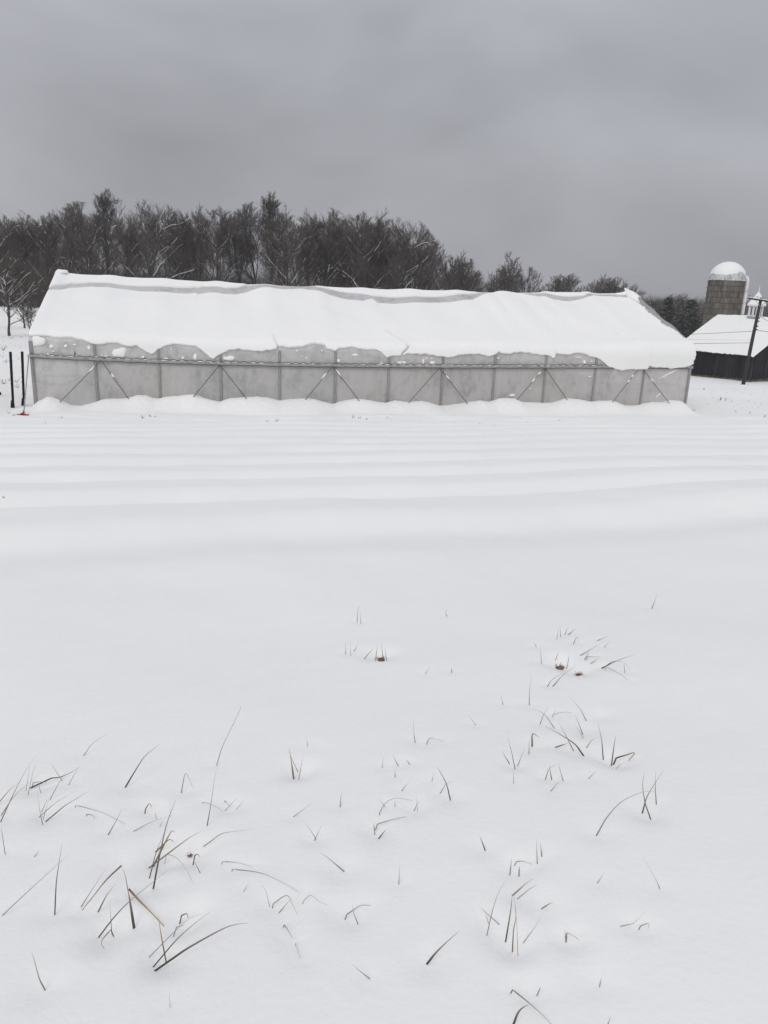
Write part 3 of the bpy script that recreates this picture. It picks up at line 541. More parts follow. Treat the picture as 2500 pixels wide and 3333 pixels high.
# ------------------------------------------------------------------ roof snow: traced edges in (s, v)
Z1, Z2, Z3, Z4 = [(o, 840, K7) for o in (0, 600, 1200, 1800)]
EA = zs(*Z1, [(240,597),(330,602),(460,610),(520,608),(620,630),(700,662),(730,665),(830,655),(920,665),(980,685),(1060,675),(1100,695),(1130,725),(1170,742),(1195,738),(1230,705),(1290,675),(1350,660)])+zs(*Z2, [(0,663),(80,680),(130,710),(200,770),(225,783),(260,755),(300,730),(340,712),(400,708),(470,708),(560,718),(640,712),(712,718),(718,688),(800,688),(920,675),(1010,662),(1085,668),(1095,695),(1165,715),(1190,695),(1245,693),(1300,688)])+zs(*Z3, [(0,705),(60,710),(100,735),(145,778),(165,760),(250,742),(300,738),(400,748),(500,750),(570,758),(610,768),(680,755),(800,740),(860,745),(920,762),(985,745),(1000,725),(1080,738),(1200,732),(1330,742),(1395,760),(1420,778),(1435,775),(1440,740)])+zs(*Z4, [(20,740),(120,748),(180,730),(250,745),(330,770),(370,790),(400,820),(440,845),(520,865),(600,862),(720,860),(735,830),(760,842),(880,848),(930,855),(1000,848),(1040,838),(1080,812),(1098,780)])
EB = zs(*Z1, [(365,248),(450,243),(560,228),(700,222),(850,228),(950,240),(1050,252),(1250,258),(1450,270),(1520,265)])+zs(*Z2, [(0,272),(180,262),(300,272),(400,278),(480,262),(550,235),(640,222),(700,232),(780,240),(900,236),(1000,248),(1070,260),(1150,292),(1250,315),(1380,327),(1450,310),(1490,343)])+zs(*Z3, [(75,345),(200,350),(390,340),(560,342),(700,328),(800,322),(850,295),(900,274),(950,266),(1010,258),(1100,262),(1160,268),(1250,285),(1350,290),(1420,315),(1500,328),(1560,330)])+zs(*Z4, [(0,310),(80,325),(150,325),(230,310),(320,287),(450,294),(550,300),(640,306)])
EC = zs(*Z1, [(360,236),(450,217),(560,201),(700,193),(830,193),(900,205),(1000,217),(1150,220),(1300,225),(1450,232),(1520,228)])+zs(*Z2, [(0,232),(150,225),(220,222),(330,235),(420,232),(480,214),(530,207),(640,207),(850,222),(1020,217),(1060,227),(1120,243),(1200,262),(1300,272),(1440,290)])+zs(*Z3, [(0,290),(100,298),(250,305),(380,300),(550,302),(650,290),(780,282),(850,268),(940,266),(1010,260),(1160,266),(1280,272),(1370,274),(1420,285),(1500,298),(1560,300),(1659,292)])+zs(*Z4, [(60,298),(130,303),(200,297),(260,282),(330,272),(400,274),(550,287),(640,300)])
def curve(pts, h):
    q = [roof_uv(x, y, h) for x, y in pts]; s = np.array([a for a, _ in q]); v = np.array([b for _, b in q])
    for i in range(1, len(s)):
        if s[i] < s[i-1]+.012: s[i] = s[i-1]+.012
    return s, v
As, Av = curve(EA, .05); Bs, Bv = curve(EB, .035); Cs, Cv = curve(EC, .005)
CR = [zs(*Z3, [(130,555),(165,580),(235,618),(285,645),(312,672),(306,690),(278,722),(262,742)]), zs(*Z2, [(693,600),(700,640),(716,668),(718,690)]), zs(*Z2, [(800,244),(860,247),(925,252)]), zs(*Z4, [(475,568),(505,580)]), zs(*Z4, [(618,640),(630,630)])]
CW = [.030, .010, .014, .006, .008]
CRu = [np.array([roof_uv(x, y, .08) for x, y in c]) for c in CR]
def seg_dist(s, v, P, fade=True):
    best = np.full(s.shape, 9.); tt = np.zeros(s.shape); n_ = len(P)-1
    for i in range(n_):
        a, b_ = P[i], P[i+1]; d = b_-a; L2 = d@d+1e-9
        k = np.clip(((s-a[0])*d[0]+(v-a[1])*d[1])/L2, 0, 1)
        q = np.hypot(s-a[0]-k*d[0], v-a[1]-k*d[1]); m = q < best
        best = np.where(m, q, best); tt = np.where(m, (i+k)/n_, tt)
    return best, tt
wn1 = Wave(14, .5, 2.4, 11); wn2 = Wave(16, .08, .3, 12); wjag = Wave(16, .05, .22, 13); wbig = Wave(8, 2, 6, 14); wn3 = Wave(12, .15, .7, 15)
NC, NR = 1180, 150
s = np.linspace(.0, LEN+.03, NC)
lowv = np.interp(s, As, Av)+.003*wjag(s, 0*s)+.018*wn3(s, 0*s); highv = np.interp(s, Bs, Bv)+.006*wjag(s*.4, 0*s+3)
highv = np.minimum(highv, roof_len(s)-.015)
e = np.linspace(0, 1, NR); e = .5-.5*np.cos(np.pi*e)*(.55+.45*np.abs(np.cos(np.pi*e))); e = (e-e[0])/(e[-1]-e[0])
SS = np.broadcast_to(s[None], (NR, NC)).copy(); VV = lowv[None]+(highv-lowv)[None]*e[:, None]
th = .105+.02*wbig(SS, VV)*.7+.006*wn1(SS, VV)+.0012*wn2(SS, VV)
th = th+.10*sstep((SS-18.2)/1.5)*np.exp(-((VV+.15)/.7)**2)           # heavier overhang at the right end
SE = LEN+.034+.02*wjag(VV*1.3, 0*VV)+.03*wn3(VV, 0*VV)-.21*sstep((VV/roof_len(SS)-.24)/.12)+.02*wn1(VV, 0*VV)*.5
dlo = VV-lowv[None]; dhi = highv[None]-VV
th = th*(.42+.58*sstep(dhi/1.1))*(.8+.2*sstep(dlo/.7))
def rnd(d, w): q = np.clip(d/w, 0, 1); return np.sqrt(1-(1-q)**2)
th = th*rnd(dlo, .04)*rnd(dhi, .06)*rnd(SS-0+.004, .10)*rnd(np.clip(SE-SS, 0, None), .07)-.02*(SE < SS)
for P, w_ in zip(CRu, CW):
    d, k = seg_dist(SS+.008*wjag(VV*2, SS), VV, P)
    ww = w_*(.35+.65*np.sin(np.pi*np.clip(k*.62+.12, 0, 1)))
    th = th-np.minimum(th+.012, .13 if w_ > .012 else .07)*(1-sstep((d-ww)/(.025 if w_ > .012 else .022)))
G = roof_pt(SS, VV, th)
# the snow that hangs past the eave stands a little off the wall
tag(fast_grid('roof_snow', G, 'roofsnow'), 'thick white sheet of snow sliding down the front roof with scalloped edge', 'snow')
# ridge cap
NC2 = 700; s = np.linspace(-.0, LEN+.06, NC2); cv = np.interp(s, Cs, Cv); Ls = roof_len(s); rzv = ridge_z(s); ezv = eave_z(s)
cv = np.minimum(cv, Ls-.02)
rows = []
for q in np.concatenate([np.linspace(0, .12, 6), np.linspace(.2, 1, 12)]):
    v = cv+(Ls-cv)*q
    hh = cap_t(s)*rnd((Ls-cv)*q+.0, .07)*(.85+.15*q)-.012*(1-np.clip(cap_t(s)/.05, 0, 1))
    hh = hh*rnd(s+.01, .08)*rnd(LEN+.07-s, .12)
    rows.append(roof_pt(s, v, hh))
for q in np.linspace(.08, 1, 10):
    bkd = HALF+q*HALF*.9
    zz = rzv+(ezv-rzv)*q*.9+cap_t(s)*(.96+.02*np.sin(s))-.0
    rows.append(O+s[:, None]*T+bkd*N+zz[:, None]*Z)
rows.append(O+s[:, None]*T+(HALF*1.92)*N+(rzv+(ezv-rzv)*.92-.02)[:, None]*Z)
tag(fast_grid('ridge_snow', np.stack(rows), 'roofsnow'), 'narrow band of snow capping the greenhouse ridge above the bare film strip', 'snow')
# frozen lumps at both ridge ends
def lump(name, c, rx, ry, rz_, seed, label, cat='snow', mat='roofsnow', ax=(T, N, Z), pw=1.):
    a = np.linspace(0, np.pi, 12)[:, None]; b_ = np.linspace(0, 2*np.pi, 23)[None, :-1]
    wv = Wave(6, .8, 2.2, seed); x, y, z = np.sin(a)*np.cos(b_), np.sin(a)*np.sin(b_), np.cos(a)*np.ones_like(b_)
    k = 1+.13*wv(x*1.2+z, y*1.2-z)
    G = np.asarray(c)+(x*k*rx)[..., None]*ax[0]+(y*k*ry)[..., None]*ax[1]+(z*k*rz_)[..., None]*ax[2]
    G = np.concatenate([G, G[:, :1]], 1)
    mb = MB().grid(G); o = mb.build(name, mat, None, True, loc=np.asarray(c)); return tag(o, label, cat)
c = O+T*(LEN-.06)+N*(HALF-.34)+Z*(float(ridge_z(LEN))-.10)
lump('snow_lump', c, .24, .62, .11, 21, 'rounded snow lump curling over the right end of the ridge', ax=(T, (N+Z*.38)/np.linalg.norm(N+Z*.38), np.cross(T, (N+Z*.38)/np.linalg.norm(N+Z*.38))))
c = O+T*.22+N*(HALF-.1)+Z*(float(ridge_z(.2))+.03)
lump('snow_lump', c, .20, .22, .085, 22, 'small snow hump on the left tip of the ridge')

# snow bank along the wall foot
EG = zs(*Z1, [(240,1152),(290,1110),(360,1070),(390,1068),(450,1090),(520,1125),(560,1140),(620,1140),(720,1115),(800,1092),(900,1085),(980,1078),(1060,1055),(1130,1062),(1200,1085),(1240,1080),(1290,1065),(1400,1060)])+zs(*Z2, [(0,1055),(70,1052),(130,1070),(230,1095),(275,1105),(340,1082),(460,1070),(560,1068),(640,1078),(730,1100),(820,1085),(940,1078),(1000,1085),(1080,1110),(1150,1127),(1220,1105),(1310,1090)])+zs(*Z3, [(0,1097),(70,1105),(140,1115),(210,1098),(300,1110),(400,1105),(460,1115),(550,1140),(620,1135),(740,1118),(860,1092),(940,1108),(1020,1085),(1130,1082),(1180,1105),(1260,1112),(1340,1115)])+zs(*Z4, [(0,1110),(100,1080),(200,1090),(300,1107),(380,1098),(460,1100),(560,1132),(670,1138),(760,1115),(880,1105),(920,1095),(985,1105),(1020,1150),(1048,1188)])
gs = []; gzv = []
for x, y in EG: P = on_wall(x, y, -.16); gs.append((P-O)@T); gzv.append(P[2])
s = np.linspace(-1.1, LEN+.75, 760); top = np.interp(s, gs, gzv)
nn = np.concatenate([np.linspace(-.02, .3, 10), np.linspace(.34, 2.0, 40)])
SS, NN = np.meshgrid(s, nn)
XX = O[0]+SS*T[0]-NN*N[0]; YY = O[1]+SS*T[1]-NN*N[1]; gzz = ground_z(XX, YY)
wd = 1.25+.18*wv_amp(SS, 0*SS)
q = np.clip((NN-.16)/wd, 0, 1)
hgt = (top[None]-gzz)*np.where(NN < .16, 1-.06*((.16-NN)/.16)**2, (1-sstep(q*.98))*(1-.0*q))
hgt = np.clip(hgt, 0, None)
endf = sstep((SS+.95)/.75)*sstep((LEN+.6-SS)/.55)
hgt = hgt*endf+(.012*wn1(SS, NN)+.004*wn2(SS, NN))*np.clip(hgt*3, 0, 1)
zz = gzz+hgt-.03*sstep((NN-1.2)/.5)-.03*(1-endf)-.004
tag(fast_grid('snow_bank', np.stack([XX, YY, zz], -1), 'snow'), 'lumpy bank of slid snow along the foot of the greenhouse wall', 'snow')

# snow stuck to film: two big slabs singly, the rest as stuff
def patch(mb, pts, th_=.02, off=-.02, seed=0):
    g = np.random.default_rng(seed); P = np.array([on_wall(x, y, off-.012) for x, y in pts]); c = P.mean(0); k = len(P)
    ring = []
    for f_, d in ((1., .035), (.93, -.0), (.70, -th_*.8)):
        ring.append(c+(P-c)*f_+N*(-off+off+d)*1.0)
    V = np.concatenate(ring+[[c-N*th_]])
    fc = []
    for r_ in range(2):
        fc += [(r_*k+i, r_*k+(i+1) % k, (r_+1)*k+(i+1) % k, (r_+1)*k+i) for i in range(k)]
    fc += [(2*k+i, 2*k+(i+1) % k, 3*k) for i in range(k)]
    mb.add(V, fc); return mb
mb = patch(MB(), zs(*Z1, [(248,605),(290,600),(350,622),(352,648),(345,665),(300,678),(250,680)]), .03)
tag(mb.build('snow_patch', 'roofsnow', None, True), 'large pale snow slab stuck in the upper left corner of the wall', 'snow', 'snow stuck to the wall film')
mb = patch(MB(), zs(*Z1, [(872,705),(920,697),(935,690),(977,692),(972,740),(965,768),(900,770),(870,760),(862,735)]), .035)
tag(mb.build('snow_patch', 'roofsnow', None, True), 'square snow slab above the rail, between the second and third posts from the left', 'snow', 'snow stuck to the wall film')
mb = MB(); g = np.random.default_rng(5)
PT = [(Z1,505,678,15,14),(Z1,685,690,16,17),(Z1,395,680,20,16),(Z1,410,720,10,7),(Z1,340,748,18,8),(Z1,372,746,14,10),(Z1,575,668,16,7),(Z1,788,752,9,8),(Z1,820,757,22,7),(Z1,745,762,14,6),(Z1,820,735,12,4),(Z1,1105,765,13,13),(Z1,1282,775,20,7),(Z1,1322,700,7,8),(Z1,1412,772,11,16),(Z1,1385,757,5,10),(Z1,1505,762,19,30),(Z2,355,775,52,22),(Z2,320,770,26,10),(Z2,870,715,9,11),(Z2,1060,716,10,7),(Z2,943,770,13,6),(Z2,905,757,9,5),(Z2,1318,748,28,9),(Z2,1520,815,20,7),(Z2,1190,795,16,18),(Z3,240,808,22,12),(Z3,275,808,20,12),(Z3,423,800,8,25),(Z3,490,808,15,18),(Z3,505,812,9,14),(Z3,100,815,18,6),(Z3,1000,773,14,7),(Z3,445,775,9,8),(Z3,488,772,12,7),(Z4,243,802,14,19),(Z4,300,798,7,8),(Z4,200,765,22,6),(Z4,285,915,13,6),(Z4,400,988,5,5),(Z3,1108,1058,26,10),(Z3,1250,1008,6,8)]
for i, (zv, x, y, rx, ry) in enumerate(PT):
    k = 11; a = np.arange(k)*2*np.pi/k; rr = g.uniform(.68, 1.12, k)
    patch(mb, zs(*zv, [(x+rx*math.cos(t_)*r_, y+ry*math.sin(t_)*r_) for t_, r_ in zip(a, rr)]), .012+.012*g.random(), seed=i)
for x0, y0, x1, y1 in ((800,940,970,855),(780,1085,830,1045)):      # wind-packed streaks at the right end
    patch(mb, zs(*Z4, [(x0,y0),(x0+(x1-x0)*.5,y0+(y1-y0)*.5-5),(x1,y1-6),(x1+3,y1+3),(x0+(x1-x0)*.5,y0+(y1-y0)*.5+6)]), .01)
for A, B in brs:                                                    # lumps caught on the braces
    D = (B-A)/np.linalg.norm(B-A)
    out_ = np.cross(D, N); out_ *= np.sign(out_@Z)
    for _ in range(int(g.integers(0, 3))):
        t0 = g.uniform(.10, .38); L_ = g.uniform(.06, .26)
        for j in range(7):
            P = A+(B-A)*t0+D*L_*(j/6); lr = .020*math.sin(math.pi*(j+.7)/7.4)+.006
            th_ = np.linspace(0, np.pi, 6)[:, None]; ph_ = np.linspace(0, 2*np.pi, 9)[None]
            mb.grid(P+out_*.018+(np.sin(th_)*np.cos(ph_)*lr*1.5)[..., None]*D+(np.sin(th_)*np.sin(ph_)*lr)[..., None]*N+(np.cos(th_)*np.ones_like(ph_)*lr)[..., None]*out_)
for s0 in np.arange(.2, LEN-2.4, .11):                              # crusts along the rail
    if g.random() < .62:
        L_ = g.uniform(.03, .12); r_ = g.uniform(.012, .03)
        th_ = np.linspace(0, np.pi, 6)[:, None]; ph_ = np.linspace(0, 2*np.pi, 9)[None]
        P = O+T*s0-N*.055+Z*(float(rail_z(s0))+.045)
        mb.grid(P+(np.sin(th_)*np.cos(ph_)*L_)[..., None]*T+(np.sin(th_)*np.sin(ph_)*.025)[..., None]*N+(np.cos(th_)*np.ones_like(ph_)*r_)[..., None]*Z)
tag(mb.build('snow_crumbs', 'roofsnow', None, True), 'small crumbs of snow stuck to the wall film, rail and braces', 'snow', kind='stuff')
# dark slit in the upper film near the left corner
q = [on_wall(*p, -.03) for p in zs(*Z1, [(575,722),(581,722),(580,752),(574,752)])]
tag(MB().add(q+[p+N*.01 for p in q], [(0, 1, 2, 3), (0, 4, 5, 1), (1, 5, 6, 2), (2, 6, 7, 3), (3, 7, 4, 0)]).build('film_tear', 'black', gh))

# ------------------------------------------------------------------ barn
bz = math.radians(-55); TB = np.array([math.cos(bz), math.sin(bz), 0]); NBn = np.array([-TB[1], TB[0], 0])
CB = at_depth(2452, 1161, 77.); BL, BW, BRISE = 9.0, 14.0, 3.5
EZ = CB[2]; BASE = EZ-2.9
barn = empty('barn', CB-TB*BL/2+NBn*BW/2+Z*(BASE-EZ), 'dark weathered board barn with a snowy gable roof', 'barn')
def unit_box(name, mat):
    me = MB().box((0, 0, .5), (.5, 0, 0), (0, .5, 0), (0, 0, .5)).mesh(name); me.materials.append(M[mat]); return me
plank_me = unit_box('plank', 'board')
def plank(p, ang, w, th_, h):
    o = bpy.data.objects.new('plank', plank_me); o.parent = barn; o.location = tuple(p-wloc(barn)); o.rotation_euler = (0, 0, ang); o.scale = (w, th_, h); C.objects.link(o)
g = np.random.default_rng(3); x = .0
inset = .25
while x < BL-.02:
    w_ = g.uniform(.24, .36); w_ = min(w_, BL-x)
    p = CB-TB*(BL-x-w_/2)+NBn*(inset+g.uniform(-.02, .02)); p[2] = BASE-.4
    plank(p, bz, w_-.018, .05, EZ-BASE+.4+.05); x += w_
x = inset
while x < BW-inset-.02:
    w_ = min(g.uniform(.26, .38), BW-inset-x)
    c_ = x+w_/2; hh = EZ+BRISE*(1-abs(c_-BW/2)/(BW/2))-.12
    p = CB-TB*(.25+g.uniform(-.02, .02))+NBn*c_; p[2] = BASE-.4
    plank(p, bz+math.pi/2, w_-.018, .05, hh-BASE+.4); x += w_
# dark inner walls closing the barn behind the boards
mb = MB()
cc = lambda a, b_, z_: CB+TB*a+NBn*b_+Z*(z_-EZ)
mb.add([cc(-BL+.1, .35, BASE-.4), cc(-.35, .35, BASE-.4), cc(-.35, .35, EZ-.02), cc(-BL+.1, .35, EZ-.02)], [(0, 1, 2, 3)])
mb.add([cc(-.35, .35, BASE-.4), cc(-.35, BW-.35, BASE-.4), cc(-.35, BW-.35, EZ-.02), cc(-.35, BW/2, EZ+BRISE-.2), cc(-.35, .35, EZ-.02)], [(0, 1, 2, 3, 4)])
mb.add([cc(-BL+.1, .35, BASE-.4), cc(-BL+.1, BW-.35, BASE-.4), cc(-BL+.1, BW-.35, EZ-.02), cc(-BL+.1, BW/2, EZ+BRISE-.2), cc(-BL+.1, .35, EZ-.02)], [(0, 1, 2, 3, 4)])
mb.add([cc(-BL+.1, BW-.35, BASE-.4), cc(-.35, BW-.35, BASE-.4), cc(-.35, BW-.35, EZ-.02), cc(-BL+.1, BW-.35, EZ-.02)], [(0, 1, 2, 3)])
mb.build('wall', 'dark_in', barn)
mb = MB()
for sgn in (0, 1):
    e0 = [cc(-BL, BW*sgn, EZ), cc(0, BW*sgn, EZ), cc(0, BW/2, EZ+BRISE), cc(-BL, BW/2, EZ+BRISE)]
    v = e0+[p-Z*.10 for p in e0]
    mb.add(v, [(0, 1, 2, 3), (7, 6, 5, 4), (0, 4, 5, 1), (1, 5, 6, 2), (2, 6, 7, 3), (3, 7, 4, 0)])
barn_roof = mb.build('roof', 'board', barn)
wb = Wave(8, 1, 5, 31); wb2 = Wave(10, .15, .7, 32)
for sgn in (0, 1):
    a = np.linspace(-BL-.06, .06, 120); q = np.linspace(-.015, 1.0, 60); AA, QQ = np.meshgrid(a, q)
    h = (.17+.02*wb(AA, QQ*8)+.008*wb2(AA, QQ*8))*rnd((QQ+.015)*8+.02*np.abs(wb2(AA, 0*AA)), .12)*rnd(AA+BL+.06, .1)*rnd(.06-AA, .1)
    bb = BW/2*QQ if sgn == 0 else BW-BW/2*QQ
    G = CB+AA[..., None]*TB+bb[..., None]*NBn+(BRISE*QQ+h+.003)[..., None]*Z
    tag(fast_grid('barn_snow', G, 'roofsnow'), ['smooth snow blanket on the near slope of the barn roof', 'snow blanket on the hidden far slope of the barn roof'][sgn], 'snow')
# cupola
cp = cc(-BL*.52, BW/2, EZ+BRISE)
cup = empty('cupola', cp+Z*-.2, 'white louvred cupola with snowy pointed roof on the barn ridge', 'cupola')
def ngon_loft(mb, c, prof, k=4, rot=bz+math.pi/4, cap=True):
    v = []; 
    for r_, z_ in prof:
        for j in range(k): a = rot+j*2*np.pi/k; v.append(c+np.array([math.cos(a)*r_, math.sin(a)*r_, z_]))
    f = [(i*k+j, i*k+(j+1) % k, (i+1)*k+(j+1) % k, (i+1)*k+j) for i in range(len(prof)-1) for j in range(k)]
    f += [tuple(range(k-1, -1, -1)), tuple((len(prof)-1)*k+j for j in range(k))]
    return mb.add(v, f)
s2 = math.sqrt(2)*.68
ngon_loft(MB(), cp, [(.98*s2, -.85), (.98*s2, -.55), (.80*s2, .10)]).build('skirt', 'skirt', cup)
ngon_loft(MB(), cp, [(.60*s2, .08), (.60*s2, 1.22)]).build('core', 'white', cup)
for i, j in ((-1, -1), (-1, 1), (1, -1), (1, 1)):
    c_ = cp+TB*i*.46+NBn*j*.46
    MB().box(c_+Z*.66, TB*.06, NBn*.06, Z*.56).build('corner_post', 'white', cup)
for D1, D2 in ((TB, NBn), (-TB, NBn), (NBn, TB), (-NBn, TB)):
    for o_ in (-.2, .2):
        c_ = cp+D1*.41+D2*o_+Z*.68
        lv = MB().box(c_+D1*.012, D1*.012, D2*.10, Z*.40).build('louver', 'louver', cup)
        for sx in (-1, 1): MB().box(c_+D1*.04+D2*sx*.115, D1*.04, D2*.018, Z*.43).build('frame', 'white', lv)
        for k in range(5): MB().box(c_+D1*.035+Z*(-.33+k*.165), D1*.02, D2*.095, Z*.012).build('slat', 'skirt', lv)
cr_ = ngon_loft(MB(), cp, [(.98*s2, 1.22), (.98*s2, 1.30), (.70*s2, 1.62), (.40*s2, 2.05), (.16*s2, 2.40), (.05*s2, 2.60)]).build('cupola_roof', 'white', cup)
ngon_loft(MB(), cp+Z*.04, [(.99*s2, 1.30), (.72*s2, 1.64), (.42*s2, 2.07), (.18*s2, 2.43), (.04*s2, 2.62)]).build('snow_cover', 'roofsnow', cr_)
MB().tube([cp+Z*2.5, cp+Z*2.9, cp+Z*3.35], [.05, .045, .012], 8).build('finial', 'white', cup)

# ------------------------------------------------------------------ silo
sp = at_depth(2366, 912, 97.); SR = 2.05; SG = float(ground_z(sp[0], sp[1]))
silo = empty('silo', (sp[0], sp[1], SG), 'round concrete stave silo with white domed cap behind the barn', 'silo')
ax = np.array([sp[0], sp[1], 0.]); NS, NRW, RH = 28, 9, .655
ring = lambda r_, z_, k=56: [ax+np.array([math.cos(j*2*np.pi/k)*r_, math.sin(j*2*np.pi/k)*r_, z_]) for j in range(k+1)]
MB().grid([ring(SR-.06, SG-.3), ring(SR-.06, sp[2])]).build('core_wall', 'joint', silo, True)
MB().grid([ring(SR-.01, SG-.3), ring(SR-.01, sp[2]-NRW*RH)]).build('lower_wall', 'stave', silo, True)
da = 2*np.pi/NS; mb = MB(); gpx = .008
v = []
for r_ in (SR-.06, SR):
    for z_ in (.010, RH-.010):
        for k in range(4): a = -da/2+gpx/SR+(da-2*gpx/SR)*k/3; v.append((math.cos(a)*r_, math.sin(a)*r_, z_))
f = []
for k in range(3): f += [(8+k, 8+k+1, 12+k+1, 12+k), (k, 4+k, 4+k+1, k+1), (k, k+1, 8+k+1, 8+k), (4+k, 12+k, 12+k+1, 4+k+1)]
f += [(0, 8, 12, 4), (3, 7, 15, 11)]
mb.add(v, f); stave_me = mb.mesh('stave'); stave_me.materials.append(M['stave'])
for rI in range(NRW):
    for k in range(NS):
        o = bpy.data.objects.new('stave', stave_me); o.parent = silo; o.location = (0, 0, sp[2]-(rI+1)*RH-SG); o.rotation_euler = (0, 0, k*da)
        q = 1+float(g.uniform(-.004, .004)); o.scale = (q, q, 1); C.objects.link(o)
for rI in range(NRW*2+1):
    if rI % 2 == 0:
        z_ = sp[2]-rI*RH/2-.03; MB().tube(ring(SR+.012, z_, 48), .014 if rI % 2 else .022, 5, False).build('hoop', 'hoop', silo)
MB().grid([ring(SR+.10, sp[2]-.06), ring(SR+.12, sp[2]+.02), ring(SR+.02, sp[2]+.10)]).build('rim', 'dome', silo, True)
dm = [ring(SR*math.cos(a)*1.0, sp[2]+.08+SR*.96*math.sin(a)) for a in np.linspace(0, np.pi/2-.02, 16)]
dome = MB().grid(dm).build('dome', 'dome', silo, True)
wv = Wave(8, .3, 1.4, 41); G = []
for a in np.linspace(.0, 1, 18):
    row = []
    for j in range(57):
        th_ = j*2*np.pi/56; lo = .36+.07*float(wv(math.cos(th_)*.9, math.sin(th_)*.9)); aa = lo+(np.pi/2-lo)*a
        rr = 1+.035*min(1, a*5); row.append(ax+np.array([math.cos(th_)*SR*rr*math.cos(aa), math.sin(th_)*SR*rr*math.cos(aa), sp[2]+.08+SR*.96*rr*math.sin(aa)]))
    G.append(row)
MB().grid(G).build('dome_snow', 'roofsnow', dome, True)
# filler chute on the right hand side
rd = np.array([sp[1], -sp[0], 0]); rd /= np.linalg.norm(rd)
cbase = ax+rd*(SR+.22)
pts = [cbase+Z*(SG)]+[cbase+Z*z_ for z_ in np.linspace(SG+2, sp[2]-.05, 8)]+[cbase-rd*.06+Z*(sp[2]+.25), cbase-rd*.28+Z*(sp[2]+.5)]
chute = MB().tube(pts, .21, 12).build('chute', 'white', silo, True)
for z_ in np.arange(SG+1, sp[2], 1.3): MB().tube([cbase+np.array([math.cos(a), math.sin(a), 0])*.225+Z*z_ for a in np.linspace(0, 2*np.pi, 17)], .02, 5, False).build('collar', 'skirt', chute)
MB().box(cbase-rd*.05+Z*(sp[2]-4.35)-np.array([0, .25, 0]), rd*.24, np.array([0, .2, 0]), Z*.14).build('bracket', 'black', silo)
for j in range(9):
    MB().box(ax-rd*(SR+.05)+Z*(sp[2]-.3-j*.62), rd*.06, np.array([0, .05, 0]), Z*.035).build('turnbuckle', 'hoop', silo)

# ------------------------------------------------------------------ utility pole and wires
YP = 70.
pb = at_depth(2421, 1236, YP); pt = at_depth(2478, 969, YP); gzp = float(ground_z(pb[0], pb[1]))
pole = empty('utility_pole', (pb[0], pb[1], gzp), 'dark leaning wooden utility pole with a crossarm in front of the barn', 'utility pole')
ppt = lambda k: pb+(pt-pb)*k
MB().tube([np.array([pb[0], pb[1], min(gzp, pb[2])-.3]), ppt(.5), pt], [.17, .145, .12], 10).build('shaft', 'polewood', pole, True)
ca = at_depth(2436, 971, YP-.15); cb2 = at_depth(2528, 985, YP-.15)
MB().bar(ca, cb2, .11, .13).build('crossarm', 'polewood', pole)
MB().bar(ca+Z*.10, cb2+Z*.10, .10, .05).build('arm_snow', 'roofsnow', pole)
for k in (.22, .68):
    MB().bar(ca+(cb2-ca)*k, ppt(.90)-np.array([0, .14, 0]), .03, .03).build('arm_brace', 'galv', pole)
for k in (.03, .3, .72, .97):
    c_ = ca+(cb2-ca)*k+Z*.12
    MB().tube([c_, c_+Z*.06, c_+Z*.09, c_+Z*.14], [.02, .05, .035, .04], 8).build('insulator', 'skirt', pole, True)
for z_ in (.62, .66, .72, .76):
    MB().box(ppt(z_)+np.array([.14, -.1, 0]), (.06, 0, 0), (0, .06, 0), Z*.05).build('bracket', 'black', pole)
def wire(label, p0, p1, sag, r_=.016):
    p0 = np.asarray(p0); p1 = np.asarray(p1); P = [p0+(p1-p0)*k-Z*4*sag*k*(1-k) for k in np.linspace(0, 1, 40)]
    tag(MB().tube(P, r_, 5).build('power_line', 'cable'), label, 'cable', 'wires on the utility pole')
wire('upper dark wire running left from the pole across the barn roof', ppt(.60), at_depth(1850, 1103, 68.), .05)
wire('lowest dark wire crossing just above the barn eave', ppt(.458), at_depth(1800, 1120, 66.), .04)
wire('faint thin wire between the two dark wires on the barn roof', ppt(.49), at_depth(1800, 1096, 66.), .04, .006)
wire('wire dropping from the pole to the right picture edge', ppt(.80), at_depth(2640, 1100, 66.), .25)
wire('slack cable leaving the pole to the right at mid height', ppt(.62), at_depth(2700, 1070, 68.), .35, .02)
wire('thin wire leaving the left end of the crossarm', ca+Z*.25, at_depth(2900, 985, 62.), .3, .008)

# ------------------------------------------------------------------ stakes, shovel, black bag by the left corner
def stake(base_px, top_px, label):
    P = on_ground(*base_px); d = ray(*top_px); Q = d*(P[1]/d[1])
    e = empty('metal_stake', P, label, 'stake', 'stakes by the greenhouse corner')
    MB().bar(P-Z*.2, Q, .05, .035).build('shaft', 'black', e)
    MB().bar(P+(Q-P)*.0+np.array([.028, 0, 0]), Q+np.array([.028, 0, 0]), .012, .055).build('flange', 'black', e)
    ax_ = (Q-P)/np.linalg.norm(Q-P)
    MB().tube([P-ax_*.15, P+ax_*.02, P+ax_*.07, P+ax_*.19, P+ax_*.24], [.055, .058, .06, .046, .03], 8).build('foot_sleeve', 'black', e)
    mb = MB()
    for k in range(6): mb.box(Q-ax_*(.15+.16*k)+np.array([0, -.026, 0]), (.014, 0, 0), (0, .008, 0), Z*.02)
    mb.build('stud', 'black', e)
stake((41.5, 1327), (32.4, 1145), 'leftmost of two black metal stakes beside the greenhouse corner')
stake((76, 1320), (70.6, 1144), 'black metal stake nearer the greenhouse, partly behind the grey pole')
P = on_ground(77, 1343); Q = on_wall(93, 1163, -.14)
sh = empty('snow_shovel', P, 'red-headed snow tool with long grey handle leaning on the greenhouse corner', 'shovel')
MB().tube([P-Z*.03, P+(Q-P)*.5+N*.01, Q], .018, 8).build('handle', 'galv', sh, True)
